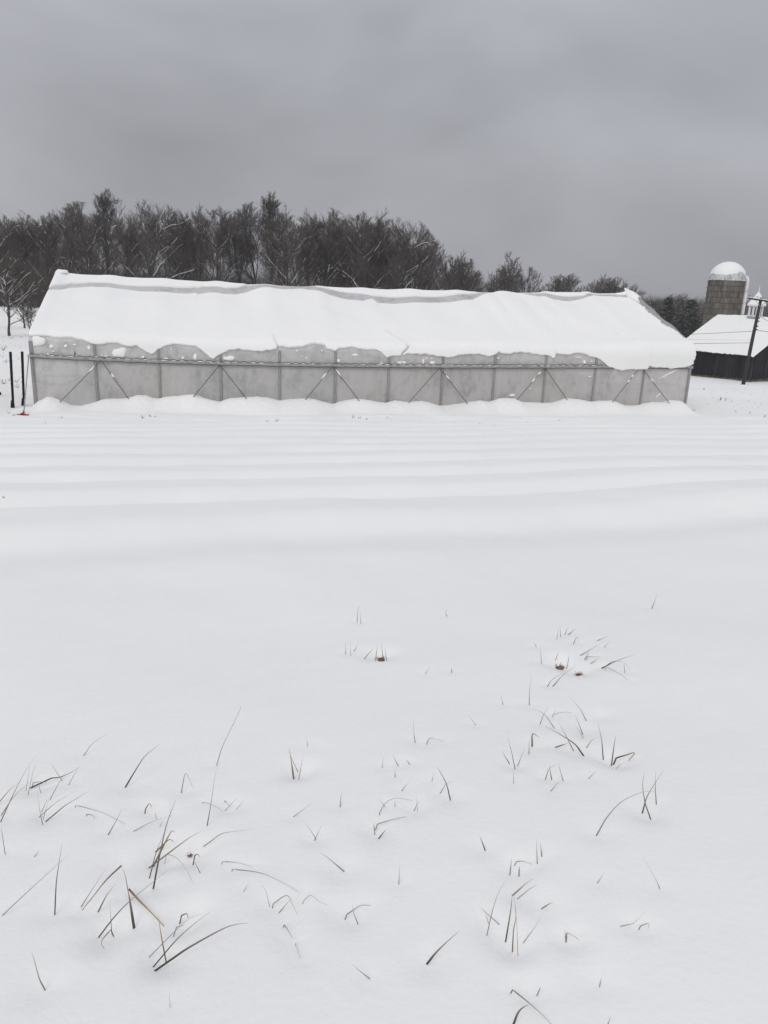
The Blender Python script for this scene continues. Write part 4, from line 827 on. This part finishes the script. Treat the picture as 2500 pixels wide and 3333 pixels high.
MB().tube([P+(Q-P)*.0-Z*.04, P+(Q-P)*.03], [.026, .022], 8).build('socket', 'red', sh, True)
c0 = on_ground(67, 1352); a = np.linspace(-1, 1, 15); rows = []
for q in np.linspace(0, 1, 7):
    rows.append([c0+np.array([k*.19, .02+.10*q*(1-.2*k*k), -.02+.05*q**1.2*(1-.35*abs(k))+.012*math.sin(k*7)+.02*k]) for k in a])
rows += [[p+np.array([0, .012, -.012]) for p in r_] for r_ in rows[::-1]]
head = MB().grid(rows).build('blade', 'red', sh, True)
MB().box(c0+np.array([-.185, .0, -.0]), (.035, 0, 0), (0, .02, 0), Z*.014).build('edge_strip', 'skirt', head)
MB().tube([c0+np.array([-.03, .05, .02]), c0+np.array([.03, .07, .045]), P+Z*.02], [.02, .022, .02], 7).build('rib', 'red', head, True)
# the end of something black showing at the left edge
P = on_ground(-2, 1287); mb = MB()
G = []
for a in np.linspace(0, 1, 10):
    G.append([P+np.array([-.18+.24*a-.0, 0, .05])+np.array([0, math.cos(b_)*.07, math.sin(b_)*.075+.03])*(math.sin(np.pi*(a*.86+.1))**.35)*(1+.06*math.sin(5*b_+9*a)) for b_ in np.linspace(0, 2*np.pi, 13)])
tag(mb.grid(G).build('black_sack', 'black', None, True), 'end of a black sack lying in snow at the left picture edge', 'sack')

# ------------------------------------------------------------------ trees
def gen_tree(seed, Ht, spread=.36, lift=.35, levels=(15, 7, 7, 13), trunk_frac=.74, droop=0., first=.22, fork=0, thick=.014, snow=.5, twig_w=.026, sides=(7, 5, 4, 3), dome=0.):
    g = np.random.default_rng(seed); tr, cr, sn = MB(), MB(), MB(); l3 = []
    def norm(v): return v/(np.linalg.norm(v)+1e-9)
    def walk(p, d, L, n_, wob, trop):
        P = [p]; D = [d]
        for _ in range(n_):
            d = norm(d+g.normal(0, wob, 3)+Z*trop); p = p+d*L/n_; P.append(p); D.append(d)
        return np.array(P), np.array(D)
    def snow_on(P, D, R, prob, wmin):
        i = 0
        while i < len(P)-1:
            d = P[i+1]-P[i]; L = np.linalg.norm(d); dn = d/L
            if abs(dn[2]) < .86 and g.random() < prob:
                sd_ = norm(np.cross(dn, Z)); up = np.cross(sd_, dn)
                w0, w1 = max(R[i]*.95, wmin), max(R[i+1]*.95, wmin)
                a, b_ = P[i]+up*R[i]*.55, P[i+1]+up*R[i+1]*.55
                sn.add([a-sd_*w0, a+up*(w0*.9+R[i]*.5), a+sd_*w0, b_-sd_*w1, b_+up*(w1*.9+R[i+1]*.5), b_+sd_*w1], [(0, 1, 4, 3), (1, 2, 5, 4)])
            i += 1
    def child(P, D, R, k, lo, ang, L, lvl):
        n_ = len(P)-1; az0 = g.uniform(0, 6.28)
        for j in range(k):
            t_ = lo+(1-lo)*((j+g.uniform(.1, .9))/k); x = t_*n_; i = min(int(x), n_-1); f_ = x-i
            p = P[i]*(1-f_)+P[i+1]*f_; d = D[min(i+1, n_)]; r_ = R[i]*(1-f_)+R[i+1]*f_
            az_ = az0+j*2.4+g.normal(0, .35); a = ang*g.uniform(.7, 1.25)
            ref = norm(np.cross(d, [.3, .7, .64])); s_ = np.cross(d, ref)
            nd = norm(d*math.cos(a)+(ref*math.cos(az_)+s_*math.sin(az_))*math.sin(a))
            yield p, nd, r_, t_
    stems = [(np.zeros(3), norm(np.array([g.normal(0, .05), g.normal(0, .05), 1.])), Ht*trunk_frac, Ht*thick)]
    if fork:
        stems = []
        for j in range(fork): a = 6.28*j/fork+g.uniform(0, 1); stems.append((np.zeros(3), norm(np.array([.32*math.cos(a), .32*math.sin(a), 1.])), Ht*trunk_frac*g.uniform(.85, 1.05), Ht*thick*.8))
    for p0, d0, L0, r0 in stems:
        P, D = walk(p0, d0, L0, 9, .07, .06); R = np.linspace(1, .22, 10)*r0; R[0] *= 1.25
        tr.tube(P, R, sides[0])
        for p, d, r_, t_ in child(P, D, R, levels[0], first, .85-.42*lift, 0, 1):
            L1 = Ht*spread*g.uniform(.75, 1.15)*(1.12-.62*t_); d = norm(d+Z*(.25*lift))
            r1 = min(r_*.66, Ht*.0072)*g.uniform(.8, 1.1)
            P1, D1 = walk(p, d, L1, 6, .13, .13*lift-droop); R1 = np.linspace(1, .3, 7)*r1
            tr.tube(P1, R1, sides[1], False); snow_on(P1, D1, R1, min(1, snow*1.7), .042*min(1, Ht/11))
            for p, d, r_, u_ in child(P1, D1, R1, levels[1], .25, .62, 0, 2):
                L2 = L1*g.uniform(.35, .62)*(1.1-.45*u_); r2 = max(r_*.6, .014)
                P2, D2 = walk(p, d, L2, 4, .14, .12-droop); R2 = np.linspace(1, .4, 5)*r2
                cr.tube(P2, R2, sides[2], False); snow_on(P2, D2, R2, snow*.55, .024*min(1, Ht/11))
                n3 = levels[2]; x = (.2+.8*(np.arange(n3)+g.uniform(.1, .9, n3))/n3)*4; ii = np.minimum(x.astype(int), 3); ff = (x-ii)[:, None]
                l3.append((P2[ii]*(1-ff)+P2[ii+1]*ff, D2[ii+1], np.maximum((R2[ii]*(1-ff[:, 0])+R2[ii+1]*ff[:, 0])*.55, .011), L2*g.uniform(.4, .75, n3)))
    # third and fourth order twigs, all at once
    p = np.concatenate([q[0] for q in l3]); d = np.concatenate([q[1] for q in l3]); r3 = np.concatenate([q[2] for q in l3]); L3 = np.concatenate([q[3] for q in l3])
    nz_ = lambda a: a/(np.linalg.norm(a, axis=-1, keepdims=True)+1e-9)
    def spread_dir(d, ang):
        ref = nz_(np.cross(d, g.normal(0, 1, d.shape))); a = (ang*g.uniform(.7, 1.25, d.shape[:-1]))[..., None]
        return nz_(d*np.cos(a)+ref*np.sin(a))
    d = spread_dir(d, .55); d1 = nz_(d+g.normal(0, .12, d.shape)+Z*(.14-droop)); m_ = p+d1*(L3/2)[:, None]; d2 = nz_(d1+g.normal(0, .12, d.shape)+Z*(.14-droop)); e_ = m_+d2*(L3/2)[:, None]
    A = nz_(np.cross(d1, [.31, .57, .76])); B = np.cross(d1, A); nb_ = len(p); ring = []
    for c_, k in ((p, 1.), (m_, .75), (e_, .5)):
        for a in (0, 2.094, 4.189): ring.append(c_+(A*math.cos(a)+B*math.sin(a))*(r3*k)[:, None])
    V = np.stack(ring, 1).reshape(-1, 3)
    fq = np.array([(0, 1, 4, 3), (1, 2, 5, 4), (2, 0, 3, 5), (3, 4, 7, 6), (4, 5, 8, 7), (5, 3, 6, 8)])
    cr.add(V, (fq[None]+9*np.arange(nb_)[:, None, None]).reshape(-1, 4).tolist())
    k4 = levels[3]; t4 = g.uniform(.1, 1, (nb_, k4, 1))
    q = np.where(t4 < .5, p[:, None]+(m_-p)[:, None]*t4*2, m_[:, None]+(e_-m_)[:, None]*(t4*2-1)); dt = spread_dir(np.where(t4 < .5, d1[:, None], d2[:, None])+0*q, .5)
    L4 = g.uniform(.25, .7, (nb_, k4, 1))*np.maximum(L3*1.2, .35*min(1, Ht/11))[:, None, None]
    e4 = q+dt*L4+Z*(.22-2*droop)*L4+g.normal(0, .03, q.shape)*min(1, Ht/11); s4 = nz_(np.cross(dt, g.normal(0, 1, dt.shape)))*twig_w*.5
    tv = np.stack([q-s4, q+s4, e4], 2).reshape(-1, 3); cr.add(tv, np.arange(len(tv)).reshape(-1, 3).tolist())
    if dome:
        c_ = np.array([0, 0, .50*Ht]); ax_ = np.array([dome*Ht, dome*Ht, .47*Ht])
        for mb_ in (tr, cr, sn):
            for q_ in range(len(mb_.v)):
                v_ = mb_.v[q_]-c_; r_ = np.linalg.norm(v_/ax_, axis=1, keepdims=True); r_ = np.where(v_[:, 2:3] < -.1*Ht, 1, np.maximum(r_, 1)); mb_.v[q_] = c_+v_/r_**.88
    allv = np.concatenate(tr.v+cr.v); top_ = np.percentile(allv[:, 2], 99.75)
    return dict(tr=tr, cr=cr, sn=sn, top=top_)
KINDS = {}
def make_kind(key, **k):
    d = gen_tree(**k); me = []
    for part, mat in (('tr', 'bark'), ('cr', 'twig'), ('sn', 'treesnow')):
        if d[part].v:
            m_ = d[part].mesh({'tr': 'trunk', 'cr': 'crown', 'sn': 'branch_snow'}[part]); m_.materials.append(M[mat]); me.append(m_)
    KINDS[key] = (me, d['top'])
make_kind('w0', seed=101, Ht=15, spread=.46, lift=.55, dome=0.33)
make_kind('w1', seed=102, Ht=15, spread=.46, lift=.3, first=.15, dome=0.38)
make_kind('w2', seed=103, Ht=15, spread=.45, lift=.65, first=.25, dome=0.32)
make_kind('w3', seed=104, Ht=15, spread=.45, lift=.3, first=.12, droop=.01, dome=0.38)
make_kind('w4', seed=105, Ht=15, spread=.36, lift=.6, fork=2, levels=(9, 7, 7, 13), dome=0.34)
make_kind('w5', seed=106, Ht=15, spread=.40, lift=.4, first=.18, dome=0.36)
make_kind('tall', seed=107, Ht=17, spread=.30, lift=.85, first=.42, dome=0.24)
make_kind('thin', seed=108, Ht=13, spread=.28, lift=.8, first=.35, levels=(10, 6, 6, 9), snow=.15)
make_kind('round', seed=109, Ht=9, spread=.42, lift=.5, first=.38, levels=(10, 6, 6, 9), snow=.15, trunk_frac=.7, dome=0.4)
make_kind('fade', seed=110, Ht=10, spread=.34, lift=.6, first=.2, levels=(12, 6, 6, 10), snow=.25, dome=0.36)
make_kind('snowy', seed=111, Ht=6.5, spread=.55, lift=.1, first=.16, levels=(20, 8, 6, 6), droop=.02, snow=.6, twig_w=.016, thick=.017, trunk_frac=.75)
make_kind('small', seed=112, Ht=3.4, spread=.38, lift=.5, first=.3, fork=2, levels=(7, 5, 4, 4), snow=.6, twig_w=.008, thick=.02, trunk_frac=.75)
def tree(key, x, ytop, Yd, label, group, rot=0., base=None, cat='tree', name='bare_tree', wide=1.):
    me, top_ = KINDS[key]; P = at_depth(x, ytop, Yd); zg = float(ground_z(P[0], P[1])) if base is None else base
    k = (P[2]-zg)/top_
    e = empty(name, (P[0], P[1], zg-.1), label, cat, group); e.rotation_euler = (0, 0, rot); e.scale = (k*wide, k*wide, k)
    for m_ in me:
        o = bpy.data.objects.new(m_.name.split('.')[0], m_); o.parent = e; C.objects.link(o)
        if o.name.startswith('branch_snow'): o['kind'] = 'stuff'
    return e
ORD = ['first', 'second', 'third', 'fourth', 'fifth', 'sixth', 'seventh', 'eighth', 'ninth', 'tenth', 'eleventh', 'twelfth', 'thirteenth', 'fourteenth', 'fifteenth', 'sixteenth', 'seventeenth', 'eighteenth', 'nineteenth', 'twentieth', 'twenty-first', 'twenty-second', 'twenty-third', 'twenty-fourth', 'twenty-fifth', 'twenty-sixth', 'twenty-seventh', 'twenty-eighth']
FRONT = [(-40,690,112,'w1'),(48,680,118,'w2'),(135,690,116,'w5'),(205,662,120,'w0'),(270,655,112,'w3'),(335,612,126,'tall'),(405,680,115,'w2'),(480,655,110,'w1'),(560,688,118,'w0'),(632,672,120,'w4'),(700,670,114,'w5'),(765,678,120,'w2'),(832,655,122,'w0'),(880,622,126,'tall'),(945,692,114,'w3'),(1005,690,120,'w4'),(1065,676,118,'w0'),(1128,702,120,'w2'),(1185,688,112,'w5'),(1243,692,118,'w4'),(1305,712,114,'w1'),(1362,748,116,'w3'),(1400,785,120,'w5')]
grp = 'bare trees along the wood edge'
for i, (x, yt, Yd, k) in enumerate(FRONT):
    extra = {5: 'tall bare tree standing highest above the left part of the wood', 13: 'tall bare tree standing highest above the middle of the wood'}.get(i)
    lab = extra or 'bare snow-lined tree at the wood edge, %s from the left' % ORD[i]
    tree(k, x, yt, Yd, lab, grp, rot=i*2.399)
MIDT = [(1455,835,150,'fade','bare tree next to the right end of the tall wood'),(1497,822,152,'w4','round-topped bare tree right after the tall wood ends'),(1545,842,150,'fade','dense bare tree between the round-topped tree and the tall thin tree'),(1585,858,155,'thin','low thin bare tree just left of the tall thin tree'),(1628,813,150,'thin','tall thin bare tree standing above the greenhouse ridge right of centre'),(1668,858,155,'fade','low dense bare tree at the right foot of the tall thin tree'),(1716,866,145,'round','small round-crowned bare tree alone against the sky'),
        (1795,897,185,'fade','first of the far low trees behind the right half of the ridge'),(1835,893,180,'w5','second of the far low trees behind the right half of the ridge'),(1872,888,186,'w0','third of the far low trees, the highest of their clump'),(1932,902,200,'thin','thin pale far tree between two far clumps'),(1975,895,178,'w4','far dark tree near the right end of the ridge'),(2015,900,180,'w1','far dark tree right over the right end of the ridge'),(2045,922,184,'fade','last far tree peeping past the right end of the ridge'),
        (2115,975,150,'fade','bare bushy tree beyond the sloping right roof edge'),(2150,972,156,'w1','bare tree right of the sloping roof edge, left of the evergreen'),(2262,1000,150,'fade','low bare tree between the tall gap tree and the silo'),(2300,1010,160,'w5','bare tree at the left foot of the silo'),(2452,985,240,'fade','faint far tree right of the silo'),(2500,1005,235,'fade','faint far tree at the right picture edge')]
for i, (x, yt, Yd, k, lab) in enumerate(MIDT): tree(k, x, yt, Yd, lab, 'bare trees behind the greenhouse ridge', rot=i*1.7+.4, wide=1.25 if k == 'fade' else 1.)
tree('w1', 2228, 953, 143, 'tall round-topped bare tree in the gap between greenhouse and barn', 'bare trees behind the greenhouse ridge', rot=.7, wide=1.25)
# near left trees
e = tree('snowy', 2, 800, 56., 'snow-laden spreading tree cut by the left picture edge', 'small trees left of the greenhouse', rot=.5)
tree('snowy', 62, 868, 66., 'low snow-laden tree right behind the one at the left edge', 'small trees left of the greenhouse', rot=2.9)
tree('small', 93, 962, 47., 'little forked tree by the upper left corner of the greenhouse', 'small trees left of the greenhouse', rot=1.3)
# evergreens
def evergreen(x, ytop, Yd, wid, label, seed):
    P = at_depth(x, ytop, Yd); zg = float(ground_z(P[0], P[1])); Ht = P[2]-zg; g = np.random.default_rng(seed)
    e = empty('evergreen_tree', (P[0], P[1], zg), label, 'tree', 'evergreens in the gap by the barn'); c0 = np.array([P[0], P[1], zg])
    MB().tube([c0-Z*.2, c0+Z*Ht*.5, c0+Z*Ht*.97], [Ht*.018, Ht*.011, .02], 7).build('trunk', 'bark', e)
    fo, sn = [], []
    for _ in range(130):
        h = g.uniform(.12, .99); az_ = g.uniform(0, 6.28); R = wid*(1-h)**.75*g.uniform(.55, 1.1)+.15
        for k in np.linspace(.25, 1, 4):
            cpt = c0+np.array([math.cos(az_)*R*k, math.sin(az_)*R*k, Ht*h-.22*R*k*k])
            q = cpt+g.normal(0, .22, (26, 3))*np.array([1, 1, .55])
            d = g.normal(0, 1, (26, 3))*np.array([1, 1, .5])*.20; s_ = np.cross(d, g.normal(0, 1, (26, 3))); s_ = s_/np.linalg.norm(s_, axis=1)[:, None]*.045
            fo.append(np.stack([q-s_, q+s_, q+d], 1))
            if g.random() < .62:
                q = cpt+Z*.14+g.normal(0, .18, (7, 3))*np.array([1, 1, .3]); d = np.stack([g.normal(0, .16, 7), g.normal(0, .16, 7), g.normal(0, .04, 7)], 1)
                s_ = np.cross(d, Z); s_ = s_/(np.linalg.norm(s_, axis=1)[:, None]+1e-6)*.075
                sn.append(np.stack([q-s_, q+s_, q+d], 1))
    for arr, nm, mt in ((fo, 'crown', 'needle'), (sn, 'branch_snow', 'treesnow')):
        v = np.concatenate(arr).reshape(-1, 3); MB().add(v, [(3*i, 3*i+1, 3*i+2) for i in range(len(v)//3)]).build(nm, mt, e)['kind'] = 'stuff'
evergreen(2180, 968, 138., 3.0, 'snowy dark evergreen left in the gap between greenhouse and barn', 51)
evergreen(2252, 975, 134., 4.2, 'broad dark evergreen right in the gap between greenhouse and barn', 52)
# the depth of the wood: back rows and brush as one mass
def mass(name, items, label, cat, mats):
    for part in range(2): pass
v_all, f_all, n_ = [], [], 0
lite = [gen_tree(seed=200+i, Ht=15, spread=.38, lift=.5, levels=(11, 6, 6, 9), first=.15, snow=0, dome=.36, twig_w=.032, sides=(5, 4, 3, 3)) for i in range(4)]
liteM = []
for d in lite:
    mb = MB()
    for prt in ('tr', 'cr'):
        off = mb.n
        mb.v += d[prt].v; mb.f += [tuple(q+off for q in f) for f in d[prt].f]; mb.n += d[prt].n
    V = np.concatenate(mb.v); liteM.append((V, mb.f, V[:, 2].max()))
ox = [x for x, *_ in FRONT]; oy = [y for _, y, *_ in FRONT]
g = np.random.default_rng(77); mass_mb = MB(); brush = MB()
spots = [(g.uniform(-140, 1430), g.uniform(124, 165)) for _ in range(52)]+[(g.uniform(1440, 1690), g.uniform(158, 185)) for _ in range(11)]+[(g.uniform(1760, 2060), g.uniform(195, 230)) for _ in range(9)]+[(g.uniform(2070, 2320), g.uniform(158, 185)) for _ in range(22)]
for i, (x, Yd) in enumerate(spots):
    V, Fc, tp = liteM[i % 4]
    if x < 1440: yt = np.interp(x, ox, oy)+g.uniform(22, 62)
    elif x < 1700: yt = 850+g.uniform(15, 40)
    elif x < 2070: yt = 905+g.uniform(8, 20)
    else: yt = np.interp(x, [2070, 2130, 2165, 2228, 2260, 2310], [985, 972, 992, 958, 975, 1005])+g.uniform(4, 26)
    P = at_depth(x, yt, Yd); zg = float(ground_z(P[0], P[1])); k = (P[2]-zg)/tp; a = g.uniform(0, 6.28)
    R_ = np.array([[math.cos(a), -math.sin(a), 0], [math.sin(a), math.cos(a), 0], [0, 0, 1]])
    mass_mb.v.append((V*k)@R_.T+np.array([P[0], P[1], zg-.1])); mass_mb.f += [tuple(q+mass_mb.n for q in f) for f in Fc]; mass_mb.n += len(V)
tag(mass_mb.build('wood', 'twig'), 'deep mass of bare grey trees filling the wood behind its edge', 'wood', kind='stuff')
tv = []
def brush_row(x0, x1, y0, y1, cnt, hmin, hmax, wd_):
    xx = g.uniform(x0, x1, cnt); Yd = g.uniform(y0, y1, cnt); Xw = np.array([ray(x, 1000)[0]/ray(x, 1000)[1] for x in xx])*Yd
    p = np.stack([Xw, Yd, _gz0(Xw, Yd)-.1], 1)[:, None, :]; h = g.uniform(hmin, hmax, (cnt, 1, 1)); k = 9
    dd = g.normal(0, .45, (cnt, k, 3)); dd[..., 2] = 1
    e_ = p+dd*h*g.uniform(.4, 1, (cnt, k, 1)); s_ = g.normal(0, 1, (cnt, k, 3)); s_[..., 2] = 0; s_ /= np.linalg.norm(s_, axis=-1)[..., None]; s_ *= wd_*.5
    m_ = p+(e_-p)*.5+g.normal(0, .15, (cnt, k, 3)); p = p+0*m_
    tv.append(np.stack([p-s_, p+s_, m_+s_*.7, p-s_, m_+s_*.7, m_-s_*.7, m_-s_*.7, m_+s_*.7, e_], 2).reshape(-1, 3))
brush_row(-120, 1440, 106, 145, 5000, 2.0, 9, .045)
brush_row(1430, 1760, 140, 175, 900, 1.5, 6.5, .05)
brush_row(1740, 2340, 145, 210, 1800, 2, 6.5, .06)
brush_row(2080, 2340, 140, 170, 1200, 2, 6.0, .05)
brush_row(-600, 3100, 330, 420, 3600, 4, 11, .22)
brush_row(1950, 2700, 260, 330, 3200, 4, 10, .12)
tv = np.concatenate(tv)
tag(MB().add(tv, [(3*i, 3*i+1, 3*i+2) for i in range(len(tv)//3)]).build('brush', 'twig'), 'tangled leafless brush at the foot of the wood', 'brush', kind='stuff')

# ------------------------------------------------------------------ grass in the foreground
def catmull(P, n_=5):
    P = np.asarray(P, float)
    if len(P) == 2: return P[0]+(P[1]-P[0])*np.linspace(0, 1, 5)[:, None]
    Q = np.concatenate([[2*P[0]-P[1]], P, [2*P[-1]-P[-2]]]); o = []
    for i in range(1, len(Q)-2):
        for k in range(n_):
            t_ = k/n_; a, b_, c_, d = Q[i-1], Q[i], Q[i+1], Q[i+2]
            o.append(.5*((2*b_)+(c_-a)*t_+(2*a-5*b_+4*c_-d)*t_**2+(3*b_-a-3*c_+d)*t_**3))
    o.append(P[-1]); return np.array(o)
CMAT = {'d': 'bd', 'm': 'bm', 't': 'bt', 'o': 'bo', 'g': 'bg'}
g = np.random.default_rng(99)
def blade(par, px, w_, col, flag, prev):
    P0 = on_ground(*px[0]); out_ = []
    k0 = P0@FW
    if flag == 2:                                # starts on an earlier stem, ends on the snow
        k0 = prev; kE = on_ground(*px[-1])@FW
        ks = np.linspace(k0, kE, len(px)); pts = [ray(*q)*k for q, k in zip(px, ks)]
    elif flag == 1:
        kE = on_ground(*px[-1])@FW; c_ = np.cumsum([0]+[math.hypot(px[i+1][0]-px[i][0], px[i+1][1]-px[i][1]) for i in range(len(px)-1)]); c_ /= c_[-1]
        pts = [ray(*q)*(k0+(kE-k0)*c) for q, c in zip(px, c_)]
        pts = [p+Z*max(0, float(ground_z(p[0], p[1]))+.002-p[2]) if 0 < i < len(pts)-1 else p for i, p in enumerate(pts)]
    else:
        hd = np.array([P0[0], P0[1], 0]); hd /= np.linalg.norm(hd); tl = g.normal(0, .22)
        nrm = hd*math.cos(tl)-Z*math.sin(tl); pts = []
        for q in px: d = ray(*q); pts.append(d*((P0@nrm)/(d@nrm)))
    pts = np.array(pts); L = catmull(pts); n_ = len(L)
    if flag != 2:
        d0 = L[0]-L[1]; d0 /= np.linalg.norm(d0)+1e-9; d0 = d0 if flag == 0 else d0*.3-Z*.9; L = np.concatenate([[L[0]+d0*.05], L])
    n_ = len(L); tn = np.gradient(L, axis=0); tn /= np.linalg.norm(tn, axis=1)[:, None]+1e-9
    wpx = w_*.60*(L[1]@FW)/F
    s_ = np.cross(tn, L/np.linalg.norm(L, axis=1)[:, None]); s_ /= np.linalg.norm(s_, axis=1)[:, None]+1e-9
    nv = np.cross(s_, tn); a = g.uniform(-.5, .5); s_ = s_*math.cos(a)+nv*math.sin(a); nv = np.cross(s_, tn)
    t_ = np.linspace(0, 1, n_); hw = wpx*.5*np.maximum(.16, np.minimum(1, (1.06-t_)*1.15)**.8)
    if flag: hw = np.maximum(hw, wpx*.28)
    V = np.stack([L-s_*hw[:, None], L+nv*(hw*.35)[:, None], L+s_*hw[:, None]], 1)
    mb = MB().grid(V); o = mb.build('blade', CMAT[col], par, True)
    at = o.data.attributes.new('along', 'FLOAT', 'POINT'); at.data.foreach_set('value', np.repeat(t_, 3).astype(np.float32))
    return pts
for lab, vw, bl, cl in TUFTS:
    P = on_ground(*zs(*vw, [bl[0][0][0]])[0]); e = empty('grass_tuft', P, lab, 'grass', 'grass poking through the snow'); last = None; k_prev = P@FW
    for px, w_, c_, fl in bl:
        pts = blade(e, zs(*vw, px), w_, c_, fl, k_prev)
        if fl == 0: k_prev = pts[-1]@FW
    for x, y, r_ in cl:
        c0 = on_ground(*zs(*vw, [(x, y)])[0]); rr = .62*r_*vw[2]*(c0@FW)/F
        a = np.linspace(0, np.pi, 9)[:, None]; b_ = np.linspace(0, 2*np.pi, 15)[None]; wv = Wave(7, .5, 1.6, int(x))
        X_, Y_, Z_ = np.sin(a)*np.cos(b_[:, :-1]), np.sin(a)*np.sin(b_[:, :-1]), np.cos(a)*np.ones((1, 14)); k = 1+.28*wv(X_*1.5+Z_, Y_*1.5-Z_)
        G = c0-Z*.036+np.stack([X_*k*rr*1.05, Y_*k*rr*.8, Z_*k*rr*.45], -1); G = np.concatenate([G, G[:, :1]], 1)
        MB().grid(G).build('clod', 'clod', e, True)
        if r_ >= 15:
            tq = []
            for _ in range(34):
                b0 = c0+np.array([g.normal(0, rr*.9), g.normal(0, rr*.6), -.034]); d_ = np.array([g.normal(0, .5), g.normal(0, .4), g.uniform(.25, 1)])*rr*g.uniform(.6, 1.9); s_ = np.array([.0016, 0, 0])
                tq.append((b0-s_, b0+s_, b0+d_))
            tq = np.array(tq).reshape(-1, 3); MB().add(tq, np.arange(len(tq)).reshape(-1, 3).tolist()).build('leaf_litter', 'litter', e)['kind'] = 'stuff'
# weeds at the field margin, right of the greenhouse and left of it, and a strip under the barn wall
tv = []
def weed(P, h, k, wd_):
    for _ in range(k):
        dd = np.array([g.normal(0, .5), g.normal(0, .3), g.uniform(.4, 1.)]); m_ = P+dd*h*.55; e_ = m_+np.array([g.normal(0, .5), g.normal(0, .3), g.uniform(-.2, .5)])*h*.5
        s_ = np.array([wd_, 0, 0]); P_ = P-Z*.02
        tv.extend([(P_-s_, P_+s_, m_+s_*.7), (P_-s_, m_+s_*.7, m_-s_*.7), (m_-s_*.7, m_+s_*.7, e_)])
for x, y, h, k in [(28,1346,.16,5),(200,1362,.10,3),(464,1362,.16,7),(490,1357,.12,5),(505,1357,.10,4),(870,1373,.10,4),(900,1372,.14,5),(1150,1362,.16,7),(1170,1362,.14,5),(1195,1366,.10,4),(1262,1362,.12,2),(1480,1375,.05,3),(1560,1380,.05,2),(1610,1388,.05,2),(1715,1375,.08,2),(1820,1370,.08,3),(2250,1344,.22,6),(2256,1340,.2,4),(2345,1303,.28,4),(2360,1305,.25,4),(2380,1308,.12,3),(2292,1268,.16,5),(2440,1345,.14,5),(2395,1342,.12,5),(2490,1358,.16,4),(2410,1254,.2,3),(2432,1255,.2,3),(12,1250,.35,10),(55,1245,.3,6),(58,1262,.3,8),(30,1240,.25,5),(10,1140,.5,10),(35,1105,.4,8),(70,1100,.3,5),(20,1180,.3,5),(60,1170,.2,4),(15,1620,.04,3),(150,1378,.06,3)]:
    weed(on_ground(x, y), h, k, .0045*max(1, h*5))
for _ in range(26): weed(on_ground(g.uniform(0, 85), 1095+150*g.random()**2), g.uniform(.04, .2), 3, .004)
for x in np.arange(2290, 2500, 5): weed(on_ground(x+g.uniform(-3, 3), g.uniform(1265, 1345)), g.uniform(.04, .13), 2, .004)
for s_ in np.arange(-BL, 0, .05):
    P = CB+TB*s_+NBn*(.12+g.uniform(-.25, .06)); P[2] = float(ground_z(P[0], P[1])); weed(P, g.uniform(.25, .6), 3, .012)
for s_ in np.arange(0, 6, .05):
    P = CB+NBn*s_-TB*(.12)+TB*g.uniform(-.05, .25); P[2] = float(ground_z(P[0], P[1])); weed(P, g.uniform(.25, .6), 3, .012)
tv = np.array(tv).reshape(-1, 3)
tag(MB().add(tv, [(3*i, 3*i+1, 3*i+2) for i in range(len(tv)//3)]).build('weed_stubble', 'stubble'), 'thin dry weed stubble sticking out of the snow by greenhouse and barn', 'weeds', kind='stuff')

# ------------------------------------------------------------------ the air: thin snow haze round everything
hz = MB().box((0, 0, 2.5), (775, 0, 0), (0, 775+0, 0), Z*14.5)
m = bpy.data.materials.new('haze'); m.use_nodes = True; t = m.node_tree; t.nodes.clear()
o_ = t.nodes.new('ShaderNodeOutputMaterial'); pv = t.nodes.new('ShaderNodeVolumePrincipled'); pv.inputs['Color'].default_value = (.93, .94, .97, 1); pv.inputs['Density'].default_value = .0006
t.links.new(pv.outputs[0], o_.inputs['Volume'])
tag(hz.build('haze', m), 'thin pale winter haze filling the air', 'haze', kind='stuff')
